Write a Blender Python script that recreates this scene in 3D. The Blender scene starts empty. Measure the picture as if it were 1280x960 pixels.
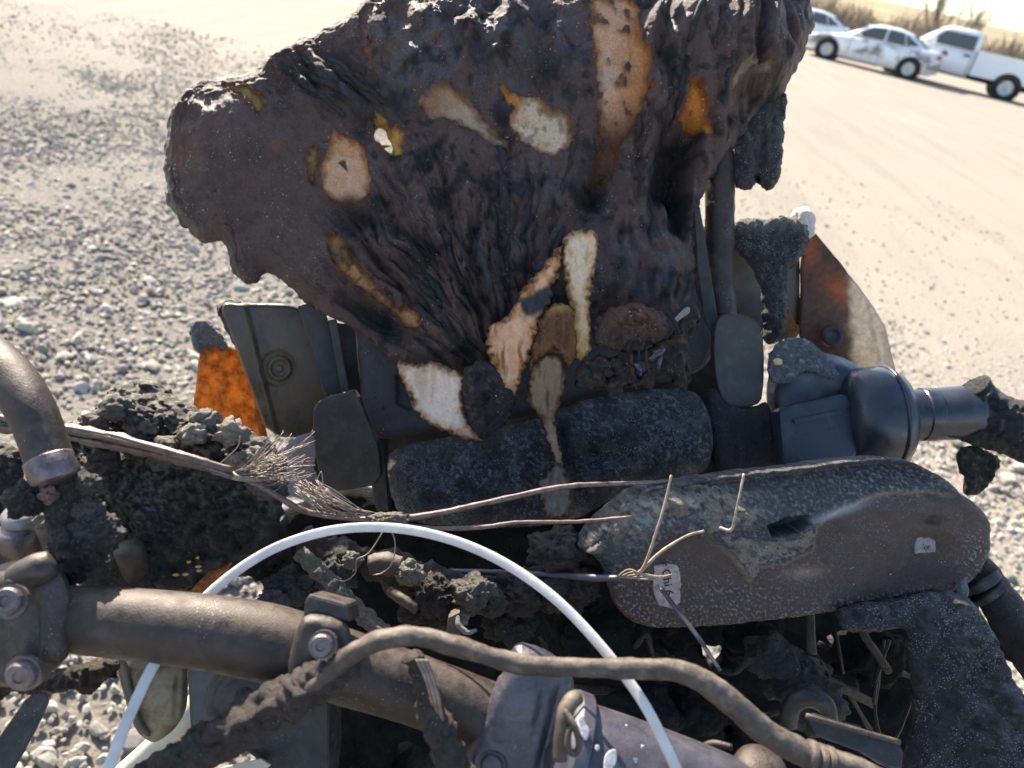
import bpy, bmesh, math, random
import numpy as np
from math import radians, sin, cos, pi
from mathutils import Vector, Matrix
rnd = random.Random(7)
rng = np.random.default_rng(11)
scene = bpy.context.scene
COL = scene.collection

# ------------------------------------------------------------------ camera
CAM = np.array([0.0, 0.0, 1.45])
PITCH, ROLL, FPX = radians(29.5), radians(13.0), 960.0
FW = np.array([0, cos(PITCH), -sin(PITCH)])
R0 = np.array([1.0, 0, 0]); U0 = np.array([0, sin(PITCH), cos(PITCH)])
RT = R0 * cos(ROLL) + U0 * sin(ROLL)
UP = U0 * cos(ROLL) - R0 * sin(ROLL)
cam = bpy.data.cameras.new('camera')
cam_o = bpy.data.objects.new('camera', cam); COL.objects.link(cam_o)
cam.sensor_width = 36; cam.lens = 27; cam.clip_start = 0.02; cam.clip_end = 3000
M = Matrix(((RT[0], UP[0], -FW[0], CAM[0]), (RT[1], UP[1], -FW[1], CAM[1]), (RT[2], UP[2], -FW[2], CAM[2]), (0, 0, 0, 1)))
cam_o.matrix_world = M
cam.dof.use_dof = True; cam.dof.focus_distance = 0.62; cam.dof.aperture_fstop = 7.5
scene.camera = cam_o

# ------------------------------------------------------------------ light
SUN_AZ, SUN_EL = radians(-37), radians(34)        # azimuth from +Y, negative = to the left
sd = Vector((sin(SUN_AZ) * cos(SUN_EL), cos(SUN_AZ) * cos(SUN_EL), sin(SUN_EL)))
world = bpy.data.worlds.new('World'); scene.world = world; world.use_nodes = True
wn = world.node_tree
sky = wn.nodes.new('ShaderNodeTexSky'); sky.sky_type = 'NISHITA'; sky.sun_disc = False
sky.sun_elevation = SUN_EL; sky.sun_rotation = SUN_AZ; sky.altitude = 200; sky.air_density = 1.0; sky.dust_density = 1.0; sky.ozone_density = 0.8
bg = wn.nodes['Background']; bg.inputs['Strength'].default_value = 0.115
wn.links.new(sky.outputs['Color'], bg.inputs['Color'])
sun = bpy.data.lights.new('sun', 'SUN'); sun.energy = 5.0; sun.angle = radians(0.53); sun.color = (1.0, 0.88, 0.72)
sun_o = bpy.data.objects.new('sun', sun); COL.objects.link(sun_o)
sun_o.rotation_euler = (-sd).to_track_quat('-Z', 'Y').to_euler()
vs = scene.view_settings
vs.view_transform = 'Standard'; vs.look = 'None'; vs.gamma = 1.0; vs.use_curve_mapping = False
vs.exposure = 1.6

# ------------------------------------------------------------------ geometry helpers
def ray(u, v):
    u = np.asarray(u, float); v = np.asarray(v, float)
    return FW + RT * ((u - 640) / FPX)[..., None] + UP * ((480 - v) / FPX)[..., None]
def P(u, v, d): return CAM + ray(u, v) * d
def ground_at(u, v, z=0.0):
    r = ray(u, v); return CAM + r * ((z - CAM[2]) / r[2])
class Plane:                       # a working plane of one part of the wreck: point, normal (right, up tilt)
    def __init__(s, u, v, d, a=0.0, b=-0.25):
        s.p = P(u, v, d); n = -FW + a * RT + b * UP; s.n = n / np.linalg.norm(n); s.s = d / FPX
    def at(s, u, v, h=0.0):        # h in metres towards the viewer side
        r = ray(u, v); t = ((s.p - CAM) @ s.n) / (r @ s.n)
        return CAM + r * t[..., None] + s.n * np.asarray(h, float)[..., None]
_perm = rng.permutation(256); _perm = np.concatenate([_perm, _perm, _perm])
_g = rng.normal(size=(256, 3)); _g /= np.linalg.norm(_g, axis=1)[:, None]
def pn(x, y, z=0.0):               # gradient noise, about -0.7..0.7
    x, y, z = np.broadcast_arrays(np.asarray(x, float), np.asarray(y, float), np.asarray(z, float))
    xi, yi, zi = np.floor(x).astype(int), np.floor(y).astype(int), np.floor(z).astype(int)
    fx, fy, fz = x - xi, y - yi, z - zi
    w = lambda t: t * t * t * (t * (t * 6 - 15) + 10)
    a, b, c = w(fx), w(fy), w(fz)
    def gr(i, j, k):
        h = _perm[_perm[_perm[(xi + i) & 255] + ((yi + j) & 255)] + ((zi + k) & 255)]
        g = _g[h]; return g[..., 0] * (fx - i) + g[..., 1] * (fy - j) + g[..., 2] * (fz - k)
    l = lambda p, q, t: p + (q - p) * t
    return l(l(l(gr(0,0,0), gr(1,0,0), a), l(gr(0,1,0), gr(1,1,0), a), b), l(l(gr(0,0,1), gr(1,0,1), a), l(gr(0,1,1), gr(1,1,1), a), b), c)
def fbm(x, y, z=0.0, o=4, g=0.5):
    s, a = 0, 1.0
    for k in range(o):
        s = s + a * pn(x * 2 ** k, y * 2 ** k, np.asarray(z) * 2 ** k + 7.3 * k); a *= g
    return s
def sst(a, b, x):
    t = np.clip((x - a) / (b - a), 0, 1); return t * t * (3 - 2 * t)
def gm(U, V, u, v, ru, rv=None, rot=0):
    rv = rv or ru; c, s = cos(radians(rot)), sin(radians(rot)); du, dv = U - u, V - v
    return np.exp(-((du * c + dv * s) / ru) ** 2 - ((-du * s + dv * c) / rv) ** 2)
def chaikin(pts, n=2, closed=True):
    p = np.array(pts, float)
    for _ in range(n):
        q = np.roll(p, -1, 0)
        if closed: p = np.stack([p * .75 + q * .25, p * .25 + q * .75], 1).reshape(-1, p.shape[1])
        else:
            a, b = p[:-1], p[1:]
            p = np.concatenate([p[:1], np.stack([a * .75 + b * .25, a * .25 + b * .75], 1).reshape(-1, p.shape[1]), p[-1:]])
    return p
def catmull(pts, n=8):
    p = np.array(pts, float); p = np.vstack([2 * p[0] - p[1], p, 2 * p[-1] - p[-2]]); out = []
    for i in range(1, len(p) - 2):
        for k in range(n):
            t = k / n; a, b, c, d = p[i - 1:i + 3]
            out.append(0.5 * (2 * b + (c - a) * t + (2 * a - 5 * b + 4 * c - d) * t * t + (3 * b - a - 3 * c + d) * t ** 3))
    out.append(p[-2]); return np.array(out)
def sdf(poly, U, V):               # >0 inside, px
    p = np.array(poly, float); q = np.roll(p, -1, 0)
    best = np.full(U.shape, 1e18); ins = np.zeros(U.shape, bool)
    for (x0, y0), (x1, y1) in zip(p, q):
        ex, ey = x1 - x0, y1 - y0; t = np.clip(((U - x0) * ex + (V - y0) * ey) / (ex * ex + ey * ey + 1e-12), 0, 1)
        best = np.minimum(best, (U - x0 - t * ex) ** 2 + (V - y0 - t * ey) ** 2)
        if y0 != y1:
            c = (y0 > V) != (y1 > V); ins ^= c & (U < (x1 - x0) * (V - y0) / (y1 - y0) + x0)
    return np.where(ins, 1, -1) * np.sqrt(best)
def pm(U, V, poly, soft=2.0, rough=4.0, scale=12.0, seed=0.0):   # soft mask of a polygon with a torn edge
    U2, V2 = U, V; p = np.array(poly, float)
    m = (U > p[:, 0].min() - 20) & (U < p[:, 0].max() + 20) & (V > p[:, 1].min() - 20) & (V < p[:, 1].max() + 20)
    out = np.zeros(U.shape)
    if m.any():
        u, v = U[m], V[m]; d = sdf(p, u, v) + rough * fbm(u / scale, v / scale, seed + 3.7, 3)
        out[m] = sst(-soft, soft, d)
    return out
def mixc(c, m, col):
    q = np.asarray(col, float)
    if c.shape[1] == 4: c = c.copy(); c[:, :3] += (q - c[:, :3]) * m[..., None]; return c
    return c + (q - c) * m[..., None]

def mesh_arrays(name, verts, faces_list, col=None, smooth=True):
    me = bpy.data.meshes.new(name)
    verts = np.ascontiguousarray(verts, dtype=np.float32)
    me.vertices.add(len(verts)); me.vertices.foreach_set('co', verts.ravel())
    loops = np.concatenate([f.ravel() for f in faces_list]).astype(np.int32)
    tot = np.concatenate([np.full(len(f), f.shape[1]) for f in faces_list]).astype(np.int32)
    start = np.concatenate([[0], np.cumsum(tot)[:-1]]).astype(np.int32)
    me.loops.add(len(loops)); me.loops.foreach_set('vertex_index', loops)
    me.polygons.add(len(tot)); me.polygons.foreach_set('loop_start', start); me.polygons.foreach_set('loop_total', tot)
    me.polygons.foreach_set('use_smooth', np.full(len(tot), smooth))
    if col is not None:
        a = me.color_attributes.new('Col', 'FLOAT_COLOR', 'POINT')
        c = np.ones((len(verts), 4), np.float32); c[:, :np.shape(col)[1]] = col; a.data.foreach_set('color', c.ravel())
    me.update(); me.validate(); return me
def link(name, me, mat, parent=None):
    o = bpy.data.objects.new(name, me); COL.objects.link(o)
    if mat is not None: me.materials.append(mat)
    if parent is not None:
        o.parent = parent
        root = parent
        while root.parent: root = root.parent
        if parent is root: o.location = -root.location if root.type == 'EMPTY' else (0, 0, 0)
    return o
def tag(o, label=None, cat=None, group=None, kind=None):
    for k, v in (('label', label), ('category', cat), ('group', group), ('kind', kind)):
        if v: o[k] = v
    return o
def empty(name, loc, rz=0.0):
    o = bpy.data.objects.new(name, None); COL.objects.link(o); o.location = loc; o.rotation_euler.z = rz; return o
def bm_obj(name, bm, mat, parent=None, smooth=False):
    me = bpy.data.meshes.new(name); bmesh.ops.recalc_face_normals(bm, faces=bm.faces); bm.to_mesh(me); bm.free()
    me.polygons.foreach_set('use_smooth', [smooth] * len(me.polygons))
    return link(name, me, mat, parent)

def relief(name, outline, pl, mat, parent, h=None, col=None, T=14, R=14, Tb=None, step=1.6, edge=(3, 10), holes=(), smooth_n=1):
    """A sculpted solid on a working plane: outline in px, front height field h(U,V,d) in px, rounded edges, a back side."""
    poly = chaikin(outline, smooth_n) if smooth_n else np.array(outline, float)
    Tb = T if Tb is None else Tb; sc = pl.s
    x0, y0 = poly.min(0) - 8; x1, y1 = poly.max(0) + 8
    seed = (sum(map(ord, name)) % 97) + 0.37 * poly[0, 0]; CS = float(np.clip((poly.max(0) - poly.min(0)).min() / 24, .6, 4.0))
    VV, FF, CC = [], [], []; base = 0
    for side in (0, 1):
        st = step if side == 0 else step * 3
        us, vs_ = np.arange(x0, x1, st), np.arange(y0, y1, st)
        U, V = np.meshgrid(us, vs_)
        cu, cv = np.arange(x0, x1 + 2 * CS + 1, CS), np.arange(y0, y1 + 2 * CS + 1, CS)
        CU, CV = np.meshgrid(cu, cv); cd = sdf(poly, CU, CV)
        for hl in holes: cd = np.minimum(cd, -sdf(hl, CU, CV))
        iu, iv = (U - x0) / CS, (V - y0) / CS
        i0, j0 = iu.astype(int), iv.astype(int); fu, fv = iu - i0, iv - j0
        d = (cd[j0, i0] * (1 - fu) + cd[j0, i0 + 1] * fu) * (1 - fv) + (cd[j0 + 1, i0] * (1 - fu) + cd[j0 + 1, i0 + 1] * fu) * fv
        if edge[0]: d = d + edge[0] * fbm(U / edge[1], V / edge[1], seed, 3)
        gv, gu = np.gradient(d, st); gl = np.sqrt(gu ** 2 + gv ** 2) + 1e-6
        near = (d < 0); mv = np.where(near, np.clip(-d / gl, 0, 2.2 * st), 0)
        U = U + gu / gl * mv; V = V + gv / gl * mv
        inside = d > 0
        cell = inside[:-1, :-1] | inside[1:, :-1] | inside[:-1, 1:] | inside[1:, 1:]
        idx = np.full(U.shape, -1)
        use = np.zeros(U.shape, bool)
        for a in (0, 1):
            for b in (0, 1): use[a:U.shape[0] - 1 + a, b:U.shape[1] - 1 + b] |= cell
        idx[use] = np.arange(use.sum()) + base
        dd = np.clip(d, 0, None)
        prof = np.sqrt(np.clip(1 - (1 - np.clip(dd / R, 0, 1)) ** 2, 0, 1))
        u, v, pr, dq = U[use], V[use], prof[use], dd[use]
        if side == 0: hh = T * pr + (h(u, v, dq) if h else 0) * sst(0, R * .8, dq)
        else: hh = -Tb * pr + ((gm(u, v, 0, 0, 1) * 0) if not h else np.minimum(h(u, v, dq), 0) * sst(0, R * .8, dq) - 2 * sst(0, R, dq))
        VV.append(pl.at(u, v, hh * sc))
        if col is not None: CC.append(col(u, v, dq) if callable(col) else np.tile(np.array(col, float), (len(u), 1)))
        c = np.argwhere(cell); a, b = c[:, 0], c[:, 1]
        q = np.stack([idx[a, b], idx[a + 1, b], idx[a + 1, b + 1], idx[a, b + 1]], 1)
        FF.append(q if side == 0 else q[:, ::-1]); base += use.sum()
    me = mesh_arrays(name, np.concatenate(VV), [np.concatenate(FF)], np.concatenate(CC) if CC else None)
    return link(name, me, mat, parent)

def tube(name, pts, rad, mat, parent, seg=16, n=8, rough=0.0, rscale=60, col=None, flat=1.0, raw=False):
    """Swept tube along world points; rad scalar or per point; rough = noise amplitude in metres."""
    pts = np.array(pts, float); rad = np.broadcast_to(np.asarray(rad, float), (len(pts),))
    pr = np.hstack([pts, rad[:, None]]); c = pr if raw else catmull(pr, n)
    p, r = c[:, :3], np.maximum(c[:, 3], 1e-5)
    t = np.gradient(p, axis=0); t /= np.linalg.norm(t, axis=1)[:, None] + 1e-12
    a = np.cross(t[0], [0.3, 0.2, 0.9]); a /= np.linalg.norm(a); N = [a]
    for i in range(1, len(p)):
        a = N[-1] - t[i] * (N[-1] @ t[i]); N.append(a / np.linalg.norm(a))
    N = np.array(N); B = np.cross(t, N); an = np.arange(seg) * 2 * pi / seg
    ring = (N[:, None] * np.cos(an)[None, :, None] + B[:, None] * np.sin(an)[None, :, None] * flat)
    V = p[:, None] + ring * r[:, None, None]
    if rough:
        q = V * rscale; nz = fbm(q[..., 0], q[..., 1], q[..., 2], 4, .6); V = V + ring * (nz * rough)[..., None]
    k = len(p); V = np.vstack([V.reshape(-1, 3), p[0] - t[0] * r[0] * .25, p[-1] + t[-1] * r[-1] * .25])
    i = np.arange(k - 1)[:, None] * seg; j = np.arange(seg)[None]; j2 = (j + 1) % seg
    q = np.stack([i + j, i + seg + j, i + seg + j2, i + j2], -1).reshape(-1, 4)
    j = np.arange(seg); c0 = np.stack([np.full(seg, k * seg), j, (j + 1) % seg], 1)
    c1 = np.stack([np.full(seg, k * seg + 1), (k - 1) * seg + (j + 1) % seg, (k - 1) * seg + j], 1)
    C = np.tile(np.array(col, float), (len(V), 1)) if col is not None else None
    return link(name, mesh_arrays(name, V, [q, c0, c1], C), mat, parent)
def ptube(name, uvd, rpx, mat, parent, **k):          # tube through pixels with depths, radius in px at that depth
    uvd = np.array(uvd, float); pts = np.array([P(a, b, c) for a, b, c in uvd])
    q = np.atleast_1d(np.asarray(rpx, float)); r = np.interp(np.linspace(0, 1, len(uvd)), np.linspace(0, 1, len(q)), q) * uvd[:, 2] / FPX
    return tube(name, pts, r, mat, parent, **k)
def plate(name, outline, pl, th, mat, parent, bev=0.0015, smooth_n=0, h=0.0):
    """Extruded plate with bevelled rims: outline px on a working plane, th metres of thickness behind it."""
    o = chaikin(outline, smooth_n) if smooth_n else np.array(outline, float)
    f = pl.at(o[:, 0], o[:, 1], np.full(len(o), h)); b = f - pl.n * th
    bm = bmesh.new(); vf = [bm.verts.new(x) for x in f]; vb = [bm.verts.new(x) for x in b]
    bm.faces.new(vf); bm.faces.new(vb[::-1]); n = len(o)
    for i in range(n): bm.faces.new((vf[i], vb[i], vb[(i + 1) % n], vf[(i + 1) % n]))
    bmesh.ops.recalc_face_normals(bm, faces=bm.faces)
    if bev: bmesh.ops.bevel(bm, geom=[e for e in bm.edges if e.calc_face_angle(0) > .35], offset=bev, segments=2, profile=.6, affect='EDGES', clamp_overlap=True)
    return bm_obj(name, bm, mat, parent)
def lathe(name, p0, axis, prof, mat, parent, seg=24, smooth=True):   # prof: (along axis, radius)
    ax = np.array(axis, float); ax /= np.linalg.norm(ax); a = np.cross(ax, [.3, .1, .9]); a /= np.linalg.norm(a); b = np.cross(ax, a)
    an = np.arange(seg) * 2 * pi / seg; ring = np.cos(an)[:, None] * a + np.sin(an)[:, None] * b
    V = np.concatenate([np.array(p0) + ax * z + ring * max(r, 1e-5) for z, r in prof]); k = len(prof)
    i = np.arange(k - 1)[:, None] * seg; j = np.arange(seg)[None]; j2 = (j + 1) % seg
    q = np.stack([i + j, i + j2, i + seg + j2, i + seg + j], -1).reshape(-1, 4)
    me = mesh_arrays(name, V, [q, np.arange(seg)[::-1][None], (np.arange(seg) + (k - 1) * seg)[None]], None, smooth)
    return link(name, me, mat, parent)
def bolt(p, axis, r, mat, parent, hexh=0.006, sock=True):           # hex head on a washer
    ax = np.array(axis, float); ax /= np.linalg.norm(ax)
    prof = [(-.002, r * 1.25), (.0012, r * 1.25), (.0012, r), (hexh * .75, r), (hexh, r * .86)]
    if sock: prof += [(hexh, r * .42), (hexh * .82, r * .36)]
    return lathe('bolt', p, ax, prof, mat, parent, seg=6 if not sock else 18, smooth=False)
_icos = {}
def ico(n):
    if n not in _icos:
        bm = bmesh.new(); bmesh.ops.create_icosphere(bm, subdivisions=n, radius=1); bm.verts.ensure_lookup_table()
        _icos[n] = (np.array([v.co[:] for v in bm.verts]), np.array([[v.index for v in f.verts] for f in bm.faces])); bm.free()
    return _icos[n]
def lump(name, c, rad, mat, parent, amp=.35, scale=1.6, sub=5, col=None, seed=0.0, rot=None, fine=.08):
    v, f = ico(sub); q = v * scale + seed
    d = 1 + amp * fbm(q[:, 0], q[:, 1], q[:, 2], 3) + fine * fbm(q[:, 0] * 5, q[:, 1] * 5, q[:, 2] * 5, 3, .6)
    w = v * d[:, None] * np.array(rad)
    R = rot if rot is not None else np.stack([RT, UP, -FW], 0)      # radii along view right, view up, towards viewer
    w = w @ R + np.array(c)
    C = col(w, d) if callable(col) else (np.tile(np.array(col, float), (len(w), 1)) if col is not None else None)
    return link(name, mesh_arrays(name, w, [f], C), mat, parent)

# ------------------------------------------------------------------ materials
class NT:
    def __init__(s, name):
        s.m = bpy.data.materials.new(name); s.m.use_nodes = True; s.t = s.m.node_tree
        s.b = s.t.nodes['Principled BSDF']; s.out = s.t.nodes['Material Output']
        s.co = s.t.nodes.new('ShaderNodeTexCoord').outputs['Object']
    def n(s, t, **k):
        x = s.t.nodes.new(t)
        for a, b in k.items(): setattr(x, a, b)
        return x
    def l(s, a, b): s.t.links.new(a, b)
    def noise(s, scale, det=4, rough=.55, vec=None, dist=0):
        x = s.n('ShaderNodeTexNoise'); x.inputs['Scale'].default_value = scale; x.inputs['Detail'].default_value = det
        x.inputs['Roughness'].default_value = rough; x.inputs['Distortion'].default_value = dist; s.l(vec or s.co, x.inputs['Vector']); return x.outputs['Fac']
    def vor(s, scale, feat='F1', vec=None):
        x = s.n('ShaderNodeTexVoronoi', feature=feat); x.inputs['Scale'].default_value = scale; s.l(vec or s.co, x.inputs['Vector']); return x.outputs['Distance']
    def ramp(s, fac, a, b, ca=0.0, cb=1.0):
        x = s.n('ShaderNodeMapRange'); s.l(fac, x.inputs[0])
        for i, q in enumerate((a, b, ca, cb)): x.inputs[i + 1].default_value = q
        return x.outputs[0]
    def mix(s, fac, a, b, mode='MIX'):
        x = s.n('ShaderNodeMix', data_type='RGBA', blend_type=mode)
        for sock, q in ((x.inputs[0], fac), (x.inputs[6], a), (x.inputs[7], b)):
            if hasattr(q, 'is_linked'): s.l(q, sock)
            elif isinstance(q, (int, float)): sock.default_value = q
            else: sock.default_value = (*q, 1)
        return x.outputs[2]
    def math(s, op, a, b=0.0):
        x = s.n('ShaderNodeMath', operation=op)
        for i, q in enumerate((a, b)):
            if hasattr(q, 'is_linked'): s.l(q, x.inputs[i])
            else: x.inputs[i].default_value = q
        return x.outputs[0]
    def set(s, **k):
        for a, q in k.items():
            i = s.b.inputs[a.replace('_', ' ')]
            if hasattr(q, 'is_linked'): s.l(q, i)
            elif isinstance(q, tuple) and len(q) == 3: i.default_value = (*q, 1)
            else: i.default_value = q
        return s
    def settled(s, c, col, amt, scale=120):      # upward faces painted paler: ash and dust, plus sunlit tops
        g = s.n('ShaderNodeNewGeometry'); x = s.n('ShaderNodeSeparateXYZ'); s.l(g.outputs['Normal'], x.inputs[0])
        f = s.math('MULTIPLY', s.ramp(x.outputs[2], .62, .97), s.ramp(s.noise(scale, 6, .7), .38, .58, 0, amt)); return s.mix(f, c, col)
    def bump(s, hgt, strength=.4, dist=.001):
        x = s.n('ShaderNodeBump'); x.inputs['Strength'].default_value = strength; x.inputs['Distance'].default_value = dist
        s.l(hgt, x.inputs['Height']); s.l(x.outputs[0], s.b.inputs['Normal']); return s
def surf(name, base, rough=.6, metal=0.0, spec=.5, vary=.35, vs_=90, dust=None, dust_amt=.0, specks=0.0, bump=.35, bscale=700, dark=None, top=None):
    t = NT(name); c = t.mix(t.ramp(t.noise(vs_, 5), .3, .7), tuple(x * (1 - vary) for x in base), tuple(min(1, x * (1 + vary)) for x in base))
    if dark is not None: c = t.mix(t.ramp(t.noise(vs_ * .6, 6, .65), .5, .62), c, dark)
    if dust is not None: c = t.mix(t.ramp(t.noise(vs_ * 1.7, 6, .7), .5, .75, 0, dust_amt), c, dust)
    if specks:
        v = t.vor(420); sel = t.ramp(t.noise(40, 4), .54, .66)
        c = t.mix(t.math('MULTIPLY', t.ramp(v, .20, .12), t.math('MULTIPLY', sel, specks)), c, (.55, .54, .52))
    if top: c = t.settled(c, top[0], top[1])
    t.set(Base_Color=c, Roughness=t.ramp(t.noise(vs_ * 2, 4), .3, .7, max(.05, rough - .14), min(1, rough + .14)), Metallic=metal, Specular_IOR_Level=spec)
    t.bump(t.noise(bscale, 6, .65), bump, .001); return t.m
def col_surf(name, rough=.55, spec=.5, specks=.8, bump=.6, vary=.45, grain=0.0, top=None):
    """burnt plastic: own colours come with the mesh, grain, ash flecks and relief from here"""
    t = NT(name); an = t.n('ShaderNodeAttribute', attribute_name='Col'); a = an.outputs['Color']
    k = t.ramp(t.noise(420, 5, .7), .25, .75, 1 - vary, 1 + vary)
    x = t.n('ShaderNodeVectorMath', operation='SCALE'); t.l(a, x.inputs[0]); t.l(k, x.inputs['Scale']); c = x.outputs[0]
    if grain:
        c = t.mix(t.math('MULTIPLY', t.ramp(t.vor(650), .34, .2), t.math('MULTIPLY', t.ramp(t.noise(60, 3), .42, .58), grain)), c, (.33, .33, .34))
    sel = t.math('MULTIPLY', t.ramp(t.noise(34, 3), .46, .6), t.ramp(t.noise(130, 2), .45, .55))
    for sc, th in ((330, .17), (170, .13)):
        c = t.mix(t.math('MULTIPLY', t.ramp(t.vor(sc), th, th * .6), t.math('MULTIPLY', sel, specks)), c, (.62, .60, .58))
    if top: c = t.settled(c, top[0], top[1])
    t.set(Base_Color=c, Roughness=t.math('MULTIPLY', an.outputs['Alpha'], t.ramp(t.noise(75, 5, .65), .32, .68, max(.12, rough - .25), min(1, rough + .22))), Specular_IOR_Level=spec)
    h = t.math('ADD', t.math('MULTIPLY', t.noise(1100, 5, .7), 1.2), t.math('MULTIPLY', t.noise(380, 6, .7), 2.4))
    t.bump(h, bump, .0022); return t.m

M_char = col_surf('charred_plastic', .62, .38, 1.0, .85, .32)
M_foam = col_surf('scorched_foam', .75, .25, .0, .5, .14)
M_slab = col_surf('sooty_panel', .62, .35, .35, .35, .2)
M_box = col_surf('blistered_box', .6, .42, .5, .5, .25, grain=.3)
M_ash = col_surf('ashy_crust', .6, .5, .9, .9, .5, grain=.95)
M_crust = col_surf('black_crust', .6, .45, .5, 1.0, .6, top=((.30, .25, .19), .22))
M_shade = col_surf('interior_shade_black', .9, .15, .15, .8, .3)  # near-black colour that holds the shade of the interior
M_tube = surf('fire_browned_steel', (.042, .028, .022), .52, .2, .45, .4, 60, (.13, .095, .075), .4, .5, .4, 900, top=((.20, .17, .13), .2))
M_clamp = surf('sooty_clamp_metal', (.048, .037, .031), .52, .3, .5, .4, 60, (.16, .13, .115), .5, .3, .35, 700, top=((.22, .19, .15), .3))
M_bolt = surf('scorched_bolt_steel', (.16, .13, .13), .42, .7, .5, .35, 160, (.3, .2, .17), .7, .0, .4, 700)
M_black = surf('soot_black_metal', (.022, .021, .022), .5, .2, .5, .3, 70, (.07, .07, .075), .5, .35, .3, 600)
M_bracket = surf('heat_dulled_bracket', (.048, .042, .038), .58, .25, .5, .25, 45, (.11, .1, .09), .5, .25, .2, 600)
M_olive = surf('smoked_olive_plate', (.085, .062, .036), .38, .1, .5, .6, 22, (.022, .02, .018), .95, .3, .12, 300)
M_plas = surf('blue_black_plastic', (.019, .024, .034), .36, .0, .55, .3, 30, (.075, .08, .09), .4, .0, .10, 400)
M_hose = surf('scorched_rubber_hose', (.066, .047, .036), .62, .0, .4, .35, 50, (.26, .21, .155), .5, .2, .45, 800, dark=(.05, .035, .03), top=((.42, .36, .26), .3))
M_wire = surf('burnt_copper_wire', (.17, .115, .095), .5, .35, .5, .4, 200, (.3, .25, .22), .6, .0, .3, 900)
M_strand = surf('bare_wire_strand', (.29, .23, .18), .5, .3, .5, .3, 200)
M_steel = surf('pale_bare_steel', (.26, .25, .24), .42, .5, .5, .25, 80, (.2, .17, .14), .6, .0, .3, 600)
M_blue = surf('blue_tempered_steel', (.085, .08, .095), .42, .45, .5, .35, 45, (.14, .13, .17), .6, .4, .3, 700)
M_rust = surf('rusty_flake', (.30, .095, .035), .75, .1, .3, .5, 180, (.07, .03, .02), .9, .0, .7, 500)
M_twine = surf('brittle_tan_wire', (.30, .23, .16), .6, .1, .4, .35, 220)
M_tag = surf('scorched_label', (.38, .29, .27), .7, .0, .3, .3, 150, (.10, .06, .05), .9, .0, .2, 500)
M_pale = surf('pale_plastic_patch', (.22, .215, .21), .6, .0, .4, .3, 120, (.09, .07, .06), .9)
M_ink = surf('black_ink', (.02, .018, .018), .8, .0, .2, .1)
M_chip = surf('chipped_white_paint', (.45, .45, .47), .6, .0, .4, .3, 300, (.12, .11, .12), .9)
M_beige = surf('beige_tube_plastic', (.55, .48, .36), .5, .0, .4, .12, 40)
M_rubber = surf('tyre_rubber', (.025, .025, .026), .8, .0, .3, .3, 80)

def translucent(name, base, dark, thick=.6, rough=.35, scale=60):
    t = NT(name); c = t.mix(t.ramp(t.noise(scale, 5, .65), .38, .66), base, dark)
    t.set(Base_Color=c, Roughness=rough)
    tr = t.n('ShaderNodeBsdfTranslucent'); t.l(c, tr.inputs['Color'])
    mx = t.n('ShaderNodeMixShader'); mx.inputs[0].default_value = thick
    t.l(t.b.outputs[0], mx.inputs[1]); t.l(tr.outputs[0], mx.inputs[2]); t.l(mx.outputs[0], t.out.inputs['Surface'])
    t.bump(t.noise(260, 4), .3, .001); return t.m
def translucent_col(name, thick=.5, rough=.4):
    t = NT(name); a = t.n('ShaderNodeAttribute', attribute_name='Col').outputs['Color']; k = t.ramp(t.noise(160, 5, .65), .3, .7, .7, 1.25)
    x = t.n('ShaderNodeVectorMath', operation='SCALE'); t.l(a, x.inputs[0]); t.l(k, x.inputs['Scale']); c = x.outputs[0]; t.set(Base_Color=c, Roughness=rough)
    tr = t.n('ShaderNodeBsdfTranslucent'); t.l(c, tr.inputs['Color']); mx = t.n('ShaderNodeMixShader'); mx.inputs[0].default_value = thick
    t.l(t.b.outputs[0], mx.inputs[1]); t.l(tr.outputs[0], mx.inputs[2]); t.l(mx.outputs[0], t.out.inputs['Surface']); t.bump(t.noise(260, 4), .3, .001); return t.m
M_lenscol = translucent_col('heat_stained_cover')
M_amber = translucent('amber_lens', (.58, .28, .055), (.15, .06, .014), .7, .4, 75)
M_smoke = translucent('smoke_stained_lens', (.42, .36, .24), (.16, .09, .045), .55)
M_strap = translucent('white_nylon', (.80, .79, .77), (.66, .64, .61), .35, .35, 45)

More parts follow.
